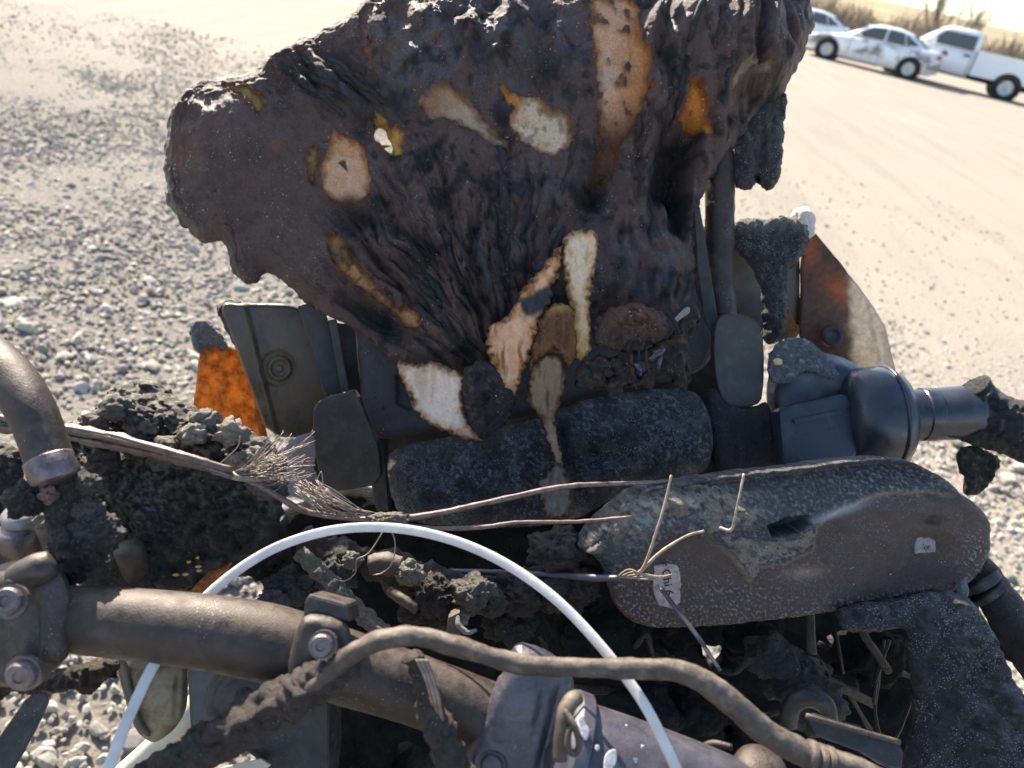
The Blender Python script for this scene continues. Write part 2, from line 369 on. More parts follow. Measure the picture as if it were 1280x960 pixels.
# ------------------------------------------------------------------ ground
def make_ground_mat():
    t = NT('gravel_lot'); g = t.noise(.45, 5); c = t.mix(t.ramp(g, .35, .65), (.33, .28, .215), (.42, .365, .285))
    st = t.n('ShaderNodeMapping'); st.inputs['Scale'].default_value = (2.2, .22, 1); st.inputs['Rotation'].default_value = (0, 0, radians(-62)); t.l(t.co, st.inputs[0])
    c = t.mix(t.ramp(t.noise(1.1, 6, .6, st.outputs[0]), .46, .62, 0, .85), c, (.25, .215, .17))
    c = t.mix(t.ramp(t.noise(28, 6, .7), .35, .7), c, tuple(1.0 * q for q in (.37, .325, .26)), 'MIX')
    c = t.mix(t.ramp(t.vor(48), .05, .42, .0, .45), c, (.25, .225, .19))
    sx = t.n('ShaderNodeSeparateXYZ'); t.l(t.co, sx.inputs[0]); edge = t.math('ADD', sx.outputs[0], t.math('MULTIPLY', t.noise(.7, 4), 2.2))
    gz = t.math('MULTIPLY', t.ramp(edge, 1.3, .5), t.ramp(t.math('ADD', sx.outputs[1], t.math('MULTIPLY', t.noise(.5, 3), 4.0)), 10.0, 6.5))
    c = t.mix(t.math('MULTIPLY', gz, .85), c, (.19, .172, .15))          # the gravelled strip is greyer, with shade between its stones painted in
    c = t.mix(t.ramp(t.noise(85, 4, .8), .5, .68, 0, .55), c, (.17, .15, .125)); c = t.mix(t.ramp(t.noise(55, 4, .8), .55, .7, 0, .6), c, (.55, .49, .40))
    t.set(Base_Color=c, Roughness=.95, Specular_IOR_Level=.2)
    h = t.math('ADD', t.math('MULTIPLY', t.noise(46, 9, .75), 2.0), t.math('MULTIPLY', t.vor(60), -1.0))
    t.bump(h, .55, .014); return t.m
M_ground = make_ground_mat()
def build_ground():
    # near part finely rippled, reaching out to the horizon in ever larger rings
    rr = np.concatenate([np.linspace(.0, 8, 110), np.geomspace(8.2, 900, 60)]); an = np.linspace(0, 2 * pi, 180, endpoint=False)
    Rr, A = np.meshgrid(rr, an, indexing='ij'); x, y = Rr * np.sin(A), Rr * np.cos(A) + .5
    z = .02 * fbm(x * .9, y * .9, 3.0, 3) + .008 * fbm(x * 5, y * 5, 1.0, 3); z = z * sst(0, 2, 60 - Rr) * (Rr < 60) - .02
    V = np.stack([x, y, z], -1).reshape(-1, 3); k = 180; i = np.arange(len(rr) - 1)[:, None] * k; j = np.arange(k)[None]; j2 = (j + 1) % k
    q = np.stack([i + j, i + j2, i + k + j2, i + k + j], -1).reshape(-1, 4)
    o = link('ground', mesh_arrays('ground', V, [q]), M_ground); tag(o, 'pale dusty gravel lot', None, None, 'structure')
build_ground()
def make_pebble_mat():
    t = NT('gravel_stone'); a = t.n('ShaderNodeAttribute', attribute_name='Col').outputs['Color']
    c = t.mix(t.ramp(t.noise(70, 5), .3, .7, 0, .5), a, (.25, .22, .19)); t.set(Base_Color=c, Roughness=.85, Specular_IOR_Level=.3)
    t.bump(t.noise(160, 5, .65), .4, .004); return t.m
M_stone = make_pebble_mat()
def in_view(p, m=40):
    q = p - CAM; d = q @ FW; d = np.where(d < .1, .1, d); u = 640 + FPX * (q @ RT) / d; v = 480 - FPX * (q @ UP) / d
    return (u > -m) & (u < 1280 + m) & (v > -m) & (v < 960 + m) & (q @ FW > .1)
def build_gravel():
    VV, FF, CC, base = [], [], [], 0
    def put(n, ymax, dens, smin, smax, sub):
        nonlocal base
        p = np.stack([rng.uniform(-6.5, 4.2, n), rng.uniform(.2, ymax, n), np.zeros(n)], 1)
        cl = fbm(p[:, 0] * .7, p[:, 1] * .7, 9.0, 3); dist = np.hypot(p[:, 0], p[:, 1])
        reach = np.where(p[:, 0] < -.2, 7.8, 4.4) + 1.2 * cl
        pr = dens * np.clip(1.0 + .5 * cl, 0, 1.3) * np.clip(1.9 - 1.55 * dist / reach, .03, 1)
        p = p[(rng.uniform(size=n) < pr) & in_view(p, 150)]; m = len(p)
        v, f = ico(sub); s = smin * (smax / smin) ** (rng.uniform(size=m) ** 2.2)
        w = v[None] * (1 + rng.uniform(-.3, .3, (m, len(v), 1)) * (1 if sub == 1 else .45))
        q = rng.normal(size=(m, 3, 3)); cut = np.einsum('mij,mj->mi', q, np.ones((m, 3))); cut /= np.linalg.norm(cut, axis=1)[:, None]
        for k in range(4):                       # knock flat facets off each stone
            c = rng.normal(size=(m, 3)); c /= np.linalg.norm(c, axis=1)[:, None]; dp = np.einsum('mvi,mi->mv', w, c)
            w = w - c[:, None] * np.clip(dp - rng.uniform(.5, .8, (m, 1)), 0, None)[..., None]
        w = w * rng.uniform(.65, 1.2, (m, 1, 3))
        a = rng.uniform(0, 2 * pi, m); ca, sa = np.cos(a)[:, None], np.sin(a)[:, None]
        w = np.stack([w[..., 0] * ca - w[..., 1] * sa, w[..., 0] * sa + w[..., 1] * ca, w[..., 2] * .75], -1) * s[:, None, None]
        w = w + p[:, None] + np.stack([0 * s, 0 * s, s * rng.uniform(.05, .4, m) - .02], 1)[:, None]
        VV.append(w.reshape(-1, 3)); FF.append((f[None] + (np.arange(m) * len(v))[:, None, None] + base).reshape(-1, 3)); base += m * len(v)
        bb = rng.uniform(.19, .52, m); cc = np.stack([bb, bb * rng.uniform(.88, .95, m), bb * rng.uniform(.70, .86, m)], 1)
        CC.append(np.repeat(cc, len(v), 0))
    put(165000, 8.5, 1.0, .007, .017, 1)
    put(11000, 4.4, 1.0, .010, .024, 2)
    put(700, 3.0, 1.0, .022, .038, 2)
    o = link('gravel', mesh_arrays('gravel', np.concatenate(VV), [np.concatenate(FF)], np.concatenate(CC), False), M_stone)
    tag(o, 'loose pale gravel stones strewn over the lot', 'gravel', None, 'stuff')
build_gravel()
# ------------------------------------------------------------------ the burnt motorcycle
moto = empty('burnt_motorcycle', (0.06, 0.62, 0.0))
tag(moto, 'burnt-out motorcycle with melted black fairing standing on gravel', 'motorcycle')
CH = np.array([.125, .076, .063]); BLK = (.016, .015, .016); BLU = (.105, .112, .135)
PEACH = (.82, .45, .25); CREAM = (.76, .56, .39); ORANGE = (.62, .22, .035); GOLD = (.70, .40, .08); RUST = (.26, .085, .03)
def billow(a, b, s): return np.abs(pn(a, b, s)) * 2.2
def polar(U, V, ax, ay): 
    return np.arctan2(U - ax, ay - V), np.hypot(U - ax, ay - V)
# --- main melted fairing
FA = [(478,-70),(462,-8),(440,20),(405,42),(362,58),(333,74),(322,92),(290,97),(256,104),(230,117),(213,145),(207,190),(208,235),(212,262),(232,284),(252,304),(277,299),(284,315),(289,340),(304,356),(323,352),(330,338),(350,347),(370,367),(395,388),(420,398),(445,414),(480,436),(494,452),(530,463),(571,468),(602,470),(628,452),(655,425),(690,400),(720,395),(750,392),(790,386),(830,395),(862,385),(870,345),(866,300),(871,261),(888,222),(918,178),(951,134),(968,126),(985,110),(999,77),(1010,50),(1017,30),(1010,0),(1000,-70)]
P1 = [(421,170),(428,179),(452,187),(460,200),(466,234),(462,252),(448,262),(421,259),(407,243),(404,220),(413,199)]
P1b = [(390,192),(405,192),(402,206),(398,240),(392,236),(386,208)]
P2 = [(472,147),(484,155),(490,172),(498,160),(507,175),(507,193),(503,207),(488,196),(468,180),(468,165)]
P3 = [(414,296),(433,305),(449,335),(476,366),(502,394),(514,381),(529,400),(526,415),(508,413),(496,396),(461,373),(428,345),(416,323)]
P4 = [(738,4),(750,19),(764,9),(779,17),(791,31),(790,62),(800,89),(806,113),(800,146),(786,170),(772,195),(759,229),(745,240),(747,172),(744,120),(734,62),(734,28)]
P5 = [(625,131),(649,138),(669,133),(683,151),(707,156),(713,186),(693,205),(673,200),(649,184),(636,170),(640,148)]
P6 = [(524,137),(556,122),(582,138),(606,160),(634,186),(636,198),(602,182),(570,164),(540,156)]
P7 = [(845,119),(859,121),(873,138),(877,162),(884,176),(876,181),(858,164),(843,156),(849,138)]
P8 = [(899,128),(905,112),(922,100),(948,106),(946,112),(924,109),(910,120),(904,134)]
P9 = [(594,3),(612,-4),(638,2),(634,14),(612,20),(596,15)]
P10 = [(452,18),(462,34),(473,97),(463,93),(455,62)]
P11 = [(288,116),(318,120),(334,136),(340,152),(330,158),(316,140),(300,132)]
PATCH = [(P1,PEACH,3,4),(P1b,(.42,.24,.10),2,5),(P2,GOLD,2,3),(P3,(.52,.28,.12),4,4),(P4,PEACH,2.5,7),(P5,CREAM,3,8),(P6,(.50,.36,.25),4,6),(P7,ORANGE,3,4),(P8,(.36,.24,.17),1,2),(P9,(.6,.42,.16),2,4),(P10,(.22,.13,.10),1.5,5),(P11,(.40,.24,.07),1.5,5)]
HOLE = [(474,158),(481,164),(487,178),(491,193),(484,189),(478,180),(468,176),(467,167)]
def A_h(U, V, d):
    wu = U + 16 * fbm(U / 70, V / 70, 5.1, 3); wv = V + 16 * fbm(U / 70, V / 70, 9.4, 3)
    h = 22*gm(U,V,295,185,85,75) + 40*gm(U,V,600,70,130,75) + 42*gm(U,V,900,60,115,95) + 26*gm(U,V,590,360,70,110) + 12*gm(U,V,790,335,60,60) + 14*gm(U,V,420,330,60,50,40)
    hb = h + 0
    h += -26*gm(U,V,500,140,60,26,35) - 22*gm(U,V,735,215,16,70,6) - 62*np.exp(-(((U-838+ (V-205)*.2)/24)**4+((V-205)/48)**4)) - 40*np.exp(-(((U-842)/13)**4+((V-268)/32)**4)) - 30*np.exp(-(((U-925)/24)**4+((V-138)/22)**4)) - 26*np.exp(-(((U-742)/14)**4+((V-246)/20)**4)) - 30*gm(U,V,470,400,40,14,30) - 14*gm(U,V,700,285,40,18) - 18*gm(U,V,455,282,36,12,25) - 15*gm(U,V,615,168,30,16,40) - 14*gm(U,V,690,350,22,60)
    th, r = polar(wu, wv, 640, 500)
    rg_ = .55 + .9*sst(-.2,.4,fbm(U/80,V/80,44.,2)) + .6*gm(U,V,600,60,140,70)
    drape = gm(U,V,585,320,115,120) + .6*gm(U,V,480,300,60,60)
    h += np.clip(drape,0,1.1) * (38*billow(th*7.5, r/150, 2.2) + 20*billow(th*17, r/75, 4.2) + 8*billow(th*40, r/45, 1.2) - 20)
    m = gm(U,V,405,110,85,50,25); a = (wu*-.64 + wv*.77); b = (wu*.77 + wv*.64)
    h += m * (20*billow(a/28, b/130, 7.7) + 10*billow(a/12, b/70, 3.1) - 9)
    m = sst(44, 8, d) * sst(520, 380, U); h += m * (7*billow(d/9, (U+V)/80, 1.9) + 3.5*billow(d/4.5, (U-V)/60, 4.9) - 4)
    m = sst(700, 800, U); h += m * (26*billow(wu/38, wv/120, 6.6) + 13*billow(wu/16, wv/60, 2.6) - 12)
    m = gm(U,V,620,60,130,80); h += m * (22*billow(wu/60, wv/75, 8.8) + 12*billow(wu/24, wv/34, 5.5) - 8)
    h += 9*fbm(U/55, V/55, 3.3, 3) + rg_*(3.2*fbm(U/17, V/17, 6.1, 3) + 1.7*fbm(U/6, V/6, 2.1, 3, .65))
    h += -4*np.clip(fbm(U/13, V/13, 12.2, 2) - .5, 0, 1) * 6
    tf = billow((th*40 + 3*fbm(U/40,V/40,3.,2)), r/260, 5.); h += 6*np.clip(drape,0,1)*tf   # fine fibres along the drape
    m = sst(28, 4, d) * sst(850, 960, U); h += m * 5*fbm(U/6, V/6, 4.4, 3)
    for i, (pp, c, dep, rg) in enumerate(PATCH):
        k = pm(U, V, pp, 1.3, rg, 11, i*3.1); k = k*(1 - .92*sst(.26,.36,fbm(U/13,V/18,i*5.3+90.,3))*(pp not in (P1, P5, P6, P8, P9))); lv = hb - 2 - dep*1.6 + 3*fbm(U/30, V/30, i+3., 2); h = h*(1-k) + k*(.30*h + .70*np.minimum(lv, h - 2)) + (11 + 16*sst(-.1,.4,fbm(U/12,V/12,i+40.,2)))*k*(1-k)
    return h
def A_c(U, V, d):
    c = np.ones((len(U), 4)); c[:, :3] = CH; n = fbm(U/60, V/60, 15.0, 4)
    c = mixc(c, sst(.0, .5, n) * .6, (.14, .092, .078)); c = mixc(c, sst(.0, .35, fbm(U/38, V/38, 21.0, 4)) * (.25 + .65*sst(390, 480, U)), (.017, .015, .016)); c = mixc(c, sst(.15, .45, fbm(U/11, V/15, 27.0, 3)) * (.2 + .55*sst(390, 480, U)), (.014, .013, .014))
    bl = np.clip(gm(U,V,630,75,115,70) + .9*gm(U,V,810,340,50,55) + .6*gm(U,V,900,40,110,80) + .5*gm(U,V,690,230,60,50) + .6*gm(U,V,505,110,60,40), 0, 1)
    gl = sst(-.25, .35, fbm(U/22, V/22, 8.0, 4)); c = mixc(c, bl * gl * .85, BLU); c[:, 3] = np.clip(1 - .5*np.clip(bl*1.2,0,1)*gl - .5*sst(.0,.4,fbm(U/34,V/34,61.,3)), .38, 1)  # bluish ash, lightened to put the sky's sheen into the colour
    c = mixc(c, .8*gm(U,V,500,105,36,26) * sst(-.2,.3,fbm(U/14,V/14,4.0,3)), (.13,.135,.14))
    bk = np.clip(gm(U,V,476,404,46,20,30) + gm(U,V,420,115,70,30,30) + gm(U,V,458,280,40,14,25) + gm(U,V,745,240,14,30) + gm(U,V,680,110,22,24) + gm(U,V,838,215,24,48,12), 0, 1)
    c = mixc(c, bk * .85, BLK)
    c = mixc(c, np.clip(gm(U,V,250,205,26,20) * sst(-.1,.35,fbm(U/12,V/12,2.0,4)) * 1.1,0,1), RUST)
    c = mixc(c, gm(U,V,355,199,8,6)*.9 + gm(U,V,460,390,7,5)*.0, (.20,.08,.035))
    c = mixc(c, sst(24, 4, d) * sst(420, 330, U + V*.4) * sst(-.1, .3, fbm(U/9, V/25, 6.0, 3)) * .8, (.17, .165, .14))
    for i, (pp, q, dep, rg) in enumerate(PATCH):
        k = pm(U, V, pp, 1.3, rg, 11, i*3.1); k = k*(1 - .92*sst(.26,.36,fbm(U/13,V/18,i*5.3+90.,3))*(pp not in (P1, P5, P6, P8, P9))); q2 = np.tile(np.array(q), (len(U), 1))
        q2 = mixc(q2, sst(.0, .5, fbm(U/20, V/26, i + 30.0, 3)) * .5, (q[0]*.8, q[1]*.55, q[2]*.35)); q2 = mixc(q2, (1 - sst(0, 10, sdf(pp, U, V) + 9*fbm(U/13, V/13, i+70., 3)))*.9, (q[0]*.55, q[1]*.36, q[2]*.2)) if pp not in (P8, P9, P10) else q2
        if pp is P4:
            q2 = mixc(q2, sst(760, 805, U) * .75, ORANGE); q2 = mixc(q2, sst(120, 190, V), (.13, .045, .02)); q2 = mixc(q2, sst(195, 235, V), (.04,.025,.02))
            q2 = mixc(q2, gm(U,V,752,112,10,22)*.5, (.62,.52,.44))
        if pp is P5: q2 = mixc(q2, gm(U,V,634,138,16,16), ORANGE); q2 = mixc(q2, sst(.05,.3,fbm(U/10,V/16,3.0,4))*.6, (.20,.14,.09))
        if pp is P3: q2 = mixc(q2, sst(.05,.2,fbm((U+V)/6,(U-V)/30,3.0,3))*gm(U,V,455,345,30,30)*.9, (.12,.05,.02))
        if pp is P1: q2 = mixc(q2, gm(U,V,440,258,14,10), (.12,.05,.035)); q2 = mixc(q2, pm(U,V,[(425,210),(434,206),(438,222)],.8,0), (.10,.06,.055))
        if pp is P6: q2 = mixc(q2, sst(575,540,U), (.36,.2,.12)); q2 = mixc(q2, sst(-6,6,V-165-(U-570)*.4)*.5, (.30,.27,.14))
        c[:, 3] += (1.25 - c[:, 3])*k*.8; c = mixc(c, k, q2); kk = pm(U, V, pp, 6, rg, 11, i*3.1); c = mixc(c, np.clip(4*kk*(1-kk),0,1)*sst(.05,.4,fbm(U/15,V/15,i+50.,3) + .3*(V-np.mean(np.array(pp)[:,1]))/40)*.8, (.13,.05,.02))
    return c
PLA = Plane(610, 230, .755, 0.05, .10)
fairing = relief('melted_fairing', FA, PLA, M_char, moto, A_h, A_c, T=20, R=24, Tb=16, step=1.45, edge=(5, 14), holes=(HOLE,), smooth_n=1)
def on_fairing(u, v, e=0.0):
    u, v = np.atleast_1d(np.asarray(u, float)), np.atleast_1d(np.asarray(v, float))
    return PLA.at(u, v, (20 + A_h(u, v, np.full(u.shape, 60.)) + e) * PLA.s)
sr = random.Random(21)
for k in range(74):           # stringy runs of melted plastic lying over the skin
    if k < 40:
        u, v = sr.uniform(440, 735), sr.uniform(165, 380); d = np.array([640 - u, 505 - v]); L = sr.uniform(40, 120); d = d/np.linalg.norm(d)
    elif k < 62: u, v = sr.uniform(755, 925), sr.uniform(20, 250); d = np.array([sr.uniform(-.25, .05), 1.0]); L = sr.uniform(35, 95)
    else: u, v = sr.uniform(345, 440), sr.uniform(75, 110); d = np.array([.8, .6]); L = sr.uniform(40, 90)
    t = np.linspace(0, 1, 9); w = np.cumsum(np.array([sr.uniform(-2.2, 2.2) for _ in t])); uu, vv = u + d[0]*L*t - d[1]*w, v + d[1]*L*t + d[0]*w
    if any(sdf(np.array(pp, float), uu, vv).max() > 2 for pp in (P1, P2, P3, P4, P5, P7)) or sdf(np.array(FA, float), uu, vv).min() < 22: continue
    rr = np.array([sr.uniform(1.5, 4.2)*(.5 + .8*math.sin(pi*min(1, .12 + q*.8)))*sr.uniform(.8, 1.25) for q in t]) * PLA.s
    cc = sr.choice([(.05,.036,.032),(.03,.026,.026),(.07,.05,.044),(.045,.045,.05)])
    tube('melted_strand', on_fairing(uu, vv, -.5), rr, M_char, fairing, seg=10, n=4, rough=.0012, rscale=170, col=cc)
fairing['label'] = 'charred black melted fairing with peach and orange bare patches'
# folds hanging in front of it
def strip_c(base, dark, sc=10, seed=0., amt=.7, vert=1.0, rim=.7):
    def f(U, V, d):
        c = np.tile(np.array(base, float), (len(U), 1)); w = U + 7*fbm(U/22, V/30, seed+4, 2); n = fbm(w/sc, V/(sc*6), seed, 3)
        c = mixc(c, sst(.05, .5, n) * amt, dark); c = mixc(c, sst(14, 3, d + 7*fbm(U/10, V/16, seed+2, 3)) * rim, (.42,.17,.04)); c = mixc(c, sst(7, 1, d + 5*fbm(U/7, V/7, seed+9, 3)) * .8, (.07,.035,.022)); return c
    return f
def soft(a, s, seed, bil=0.0, bs=9.0):
    return lambda U, V, d: a*fbm(U/s, V/s, seed, 4, .55) + (bil*billow(U/bs, V/(bs*5), seed) if bil else 0) + .8*fbm(U/4, V/4, seed+2, 2)
def crc(dark=(.022,.021,.022), light=(.09,.085,.08), s=10., seed=3., amt=.6):
    return lambda U,V,d: mixc(np.tile(np.array(dark,float),(len(U),1)), sst(.1,.5,fbm(U/s,V/s,seed,4))*amt, light)
PLB = Plane(610, 450, .682, .0, -.05)
relief('foam_fold', [(612,404),(634,398),(648,372),(660,352),(690,323),(702,300),(704,330),(692,352),(690,372),(676,392),(670,420),(660,452),(650,480),(640,498),(625,486),(614,456),(606,430)], PLB, M_foam, fairing, soft(7,22,1.1,7,16), lambda U,V,d: mixc(strip_c((.76,.42,.25),(.28,.09,.02),8,3.,.9,2.6)(U,V,d), pm(U,V,[(650,375),(690,355),(694,372),(672,392),(655,398)],3,3), (.05,.05,.055)), T=10, R=10, edge=(7,8), step=1.2)
relief('foam_strip', [(704,296),(722,286),(745,288),(750,310),(742,345),(736,385),(740,420),(737,445),(722,452),(714,425),(716,395),(708,360),(701,325)], PLB, M_foam, fairing, lambda U,V,d: soft(5,18,4.1,3,12)(U,V,d) + 9*gm(U,V,738,350,5,90,3), lambda U,V,d: mixc(strip_c((.76,.58,.40),(.42,.25,.10),7,5.,.7,2.6)(U,V,d), sst(390,440,V)*.5+gm(U,V,722,400,10,40)*.5, (.42,.24,.07)), T=9, R=9, edge=(5,8), step=1.2)
relief('cream_flap', [(494,451),(520,455),(545,452),(572,466),(586,470),(580,490),(584,520),(600,545),(606,551),(590,551),(562,541),(541,533),(519,516),(514,498),(502,474)], PLB, M_foam, fairing, soft(7,24,6.6,3,20), strip_c((.84,.62,.46),(.55,.34,.20),14,2.,.6), T=8, R=8, edge=(5,9), step=1.2)
relief('burnt_knob', [(574,468),(590,452),(615,450),(632,470),(645,492),(640,515),(622,540),(602,551),(586,535),(578,505)], PLB, M_char, fairing, soft(12,20,7.7,5,14), lambda U,V,d: mixc(np.tile(np.array([.03,.026,.027]),(len(U),1)), sst(.15,.4,fbm(U/8,V/8,3.,3))*.7, (.18,.07,.025)), T=22, R=22, edge=(4,9), step=1.3)
relief('brown_drip', [(668,452),(684,440),(704,448),(708,480),(700,505),(692,522),(696,548),(704,580),(694,578),(684,545),(676,520),(660,508),(658,485)], PLB, M_foam, fairing, soft(5,16,8.8,4,10), lambda U,V,d: mixc(strip_c((.26,.165,.10),(.07,.04,.028),8,6.,.9,2.0,.15)(U,V,d), sst(515,540,V)*.7, (.40,.27,.17)), T=11, R=10, edge=(4,7), step=1.2)
relief('brown_fold', [(672,398),(690,380),(712,376),(722,400),(724,440),(712,462),(700,446),(688,436),(672,452),(660,470),(664,430)], PLB, M_foam, fairing, soft(10,18,9.9,5,12), lambda U,V,d: mixc(strip_c((.16,.07,.035),(.04,.022,.017),9,7.,.9,1,.2)(U,V,d), gm(U,V,697,385,26,6,-10), (.40,.22,.06)), T=8, R=9, edge=(6,8), step=1.2)
relief('fuzzy_melt', [(740,428),(742,402),(760,386),(786,378),(812,382),(832,394),(838,414),(822,432),(800,428),(782,440),(760,436)], PLB, M_char, fairing, lambda U,V,d: 9*fbm(U/22,V/18,3.3,3)+6*billow(U/16,V/13,2.2)+2.5*fbm(U/5,V/5,9.2,3), lambda U,V,d: mixc(mixc(np.tile(np.array([.095,.058,.042]),(len(U),1)), gm(U,V,792,398,22,12)*.8, (.26,.09,.035)), sst(.1,.4,fbm(U/11,V/11,13.,3))*.8, (.04,.03,.028)), T=15, R=15, edge=(8,12), step=1.3)
relief('tangled_melt', [(716,478),(722,456),(742,444),(766,446),(782,436),(806,440),(824,424),(846,414),(858,384),(874,380),(876,398),(864,420),(858,444),(866,468),(856,492),(846,484),(838,466),(822,472),(810,490),(796,478),(780,484),(764,498),(752,482),(734,490)], PLB, M_char, fairing, lambda U,V,d: 16*fbm(U/24,V/20,5.3,3)+9*billow(U/17,V/21,2.7)+2.2*fbm(U/6,V/6,9.2,3)-4, lambda U,V,d: mixc(mixc(np.tile(np.array([.050,.036,.032]),(len(U),1)), sst(.05,.4,fbm(U/16,V/16,13.,3))*.8, (.015,.014,.016)), sst(.2,.45,fbm(U/9,V/9,23.,3))*.7, (.17,.075,.04)), T=12, R=10, edge=(7,10), step=1.3, holes=([(790,452),(806,448),(812,462),(798,470)],[(752,462),(764,458),(768,470),(756,474)]))
for k in range(10):
    u, v = sr.uniform(745, 855), sr.uniform(395, 460); a = sr.uniform(-.5, .5) + 1.57; L = sr.uniform(34, 70); d0 = .668 + sr.uniform(-.006, .006)
    ptube('melted_string', [(u - cos(a)*L/2, v - sin(a)*L/2, d0 + .012), (u + sr.uniform(-4, 4), v + sr.uniform(-4, 4), d0 - .004), (u + cos(a)*L/2, v + sin(a)*L/2, d0 + .012)], [sr.uniform(1., 1.8), sr.uniform(1.6, 2.6), .8], M_char, fairing, seg=8, rough=.0016, rscale=200, col=sr.choice([(.05,.036,.032),(.08,.05,.04),(.03,.028,.03)]))
for k,(a,b) in enumerate([((818,440,.655),(822,462,.65)),((845,400,.65),(860,386,.66)),((812,450,.645),(830,436,.652)),((790,455,.65),(800,470,.645))]):
    ptube('melted_curl', [a, tuple((np.array(a)+np.array(b))/2+[4,-3,-.004]), b], [3,4,2.4], M_plas if k!=1 else M_foam, fairing, rough=.0008, rscale=200, **({} if k!=1 else {'col': (.24,.21,.2)}))
# flaps at the right edge
PLF = Plane(950, 180, .79, 0.1, .05)
relief('drip_flap', [(918,150),(940,128),(984,112),(980,144),(977,185),(976,222),(962,239),(950,232),(945,215),(941,236),(930,238),(918,233),(914,200)], PLF, M_ash, fairing, lambda U,V,d: 9*billow(U/22,V/120,3.4)+2.5*fbm(U/7,V/9,2.,3) - 8*gm(U,V,947,200,4,40), lambda U,V,d: mixc(np.tile(np.array([.040,.033,.032]),(len(U),1)), sst(.1,.4,fbm(U/9,V/14,5.,3))*.7,(.08,.082,.09)), T=14, R=14, edge=(4,8))
relief('hanging_drip', [(284,312),(300,306),(318,320),(327,338),(322,352),(306,356),(292,342)], Plane(305,330,.745,0,.1), M_char, fairing, soft(4,14,2.), (.045,.036,.034), T=12, R=12)
# --- inner panels
PLS = Plane(670, 470, .775, .03, -.02)
relief('dash_panel', [(440,330),(446,440),(453,515),(458,537),(474,549),(500,548),(548,540),(664,519),(740,500),(850,474),(876,463),(889,447),(891,425),(884,400),(872,372),(860,330)], PLS, M_slab, moto, lambda U,V,d: 1.2*fbm(U/50,V/50,3.,3)+.4*fbm(U/6,V/6,2.,2) - 9*pm(U,V,[(497,470),(508,470),(512,500),(524,508),(514,512),(498,505)],2,0) - 3*np.clip(fbm(U/9,V/9,31.,2)-.5,0,1)*8, lambda U,V,d: mixc(np.tile(np.array([.068,.056,.056]),(len(U),1)), sst(0,.5,fbm(U/30,V/30,5.,3))*.5, (.085,.07,.068)), T=16, R=14, Tb=20, edge=(.6,20), step=1.7)
PLC = Plane(690, 570, .735, .0, .05)
def C_c(U,V,d):
    c = np.tile(np.array([.034,.036,.042]),(len(U),1)); c = mixc(c, sst(-.05,.4,fbm(U/26,V/26,3.,4))*.9, (.10,.105,.12)); c = mixc(c, sst(.0,.35,fbm(U/5,V/5,9.,4))*.6*sst(-.3,.3,fbm(U/40,V/30,19.,2)), (.32,.33,.35)); c = mixc(c, sst(.1,.45,fbm(U/17,V/13,29.,4))*.8, (.028,.028,.033))
    c = mixc(c, gm(U,V,500,570,50,28)*.7, (.04,.035,.034)); c = mixc(c, sst(6,-6,np.abs(U-700-(V-600)*.1)-16-4*fbm(U/12,V/12,2.,3))*sst(575,600,V)*.8, (.24,.19,.14)); c = mixc(c, gm(U,V,738,560,30,26)*.6,(.02,.022,.03)); return c
relief('ashy_bolster', [(483,585),(486,568),(500,557),(560,546),(664,525),(725,500),(800,487),(862,484),(882,505),(891,540),(889,572),(880,592),(830,604),(770,618),(720,652),(640,660),(560,660),(510,650),(492,632)], PLC, M_ash, moto, lambda U,V,d: 9*fbm(U/40,V/40,5.,3)+5*fbm(U/13,V/13,3.,3)+2.6*fbm(U/5,V/5,4.,3,.65)-20*gm(U,V,704,545,7,50,-8)+14*gm(U,V,790,540,60,30)+8*gm(U,V,722,560,8,40,-10)-8*gm(U,V,740,570,20,8,30)-4*gm(U,V,858,548,8,8), C_c, T=34, R=44, Tb=30, edge=(2,12), step=1.5)
relief('drip_puddle', [(672,602),(688,588),(700,572),(706,590),(716,604),(716,640),(704,652),(684,648),(676,630)], Plane(696,612,.693,0,.25), M_foam, moto, lambda U,V,d: 4*fbm(U/12,V/18,3.,3)+5*billow(U/10,V/40,2.), strip_c((.24,.19,.15),(.09,.075,.065),7,4.,.9,1,.1), T=5, R=6, Tb=12, edge=(6,9), step=1.3)
relief('subframe_shell', [(450,300),(600,280),(860,270),(905,300),(915,420),(910,640),(860,660),(520,665),(470,640),(455,500)], Plane(680,480,.865,0,0), M_black, moto, soft(8,40,3.), None, T=14, R=14, Tb=20, edge=(1,12), step=3.5)  # black backing added to keep the gaps behind panel and bolster dark
# --- left light unit
PLL = Plane(345, 460, .80, .25, -.1)
relief('light_backplate', [(280,376),(300,378),(376,380),(410,400),(425,470),(400,520),(385,548),(335,545),(318,500),(300,450),(285,410),(275,390)], PLL, M_olive, moto, lambda U,V,d: 1.5*fbm(U/40,V/40,2.,2) + 5*sst(17,13,np.hypot(U-350,(V-460)))-4*sst(12,9,np.hypot(U-350,V-460))+3*sst(5,3,np.hypot(U-350,V-460)) - 2.5*sst(24,20,np.hypot(U-348,V-460))+6*sst(312,304,U-(V-380)*.25)*1.0, None, T=7, R=5, Tb=8, edge=(.8,20), step=1.5)
relief('melted_corner', [(270,384),(280,376),(300,376),(312,384),(316,402),(308,424),(296,434),(286,420),(276,400)], Plane(292,404,.785,.2,-.1), M_char, moto, soft(5,12,3.), lambda U,V,d: mixc(np.tile(np.array([.02,.02,.021]),(len(U),1)), gm(U,V,302,416,14,18)*.9, (.15,.15,.17)), T=9, R=9, edge=(3,8))
amb = relief('amber_lens', [(252,430),(268,432),(292,434),(314,450),(332,520),(334,562),(300,570),(258,562),(239,538),(242,500),(246,465)], Plane(280,500,.86,.3,-.1), M_amber, moto, soft(3,14,2.,2,10), None, T=4, R=5, Tb=5, edge=(1.5,14))
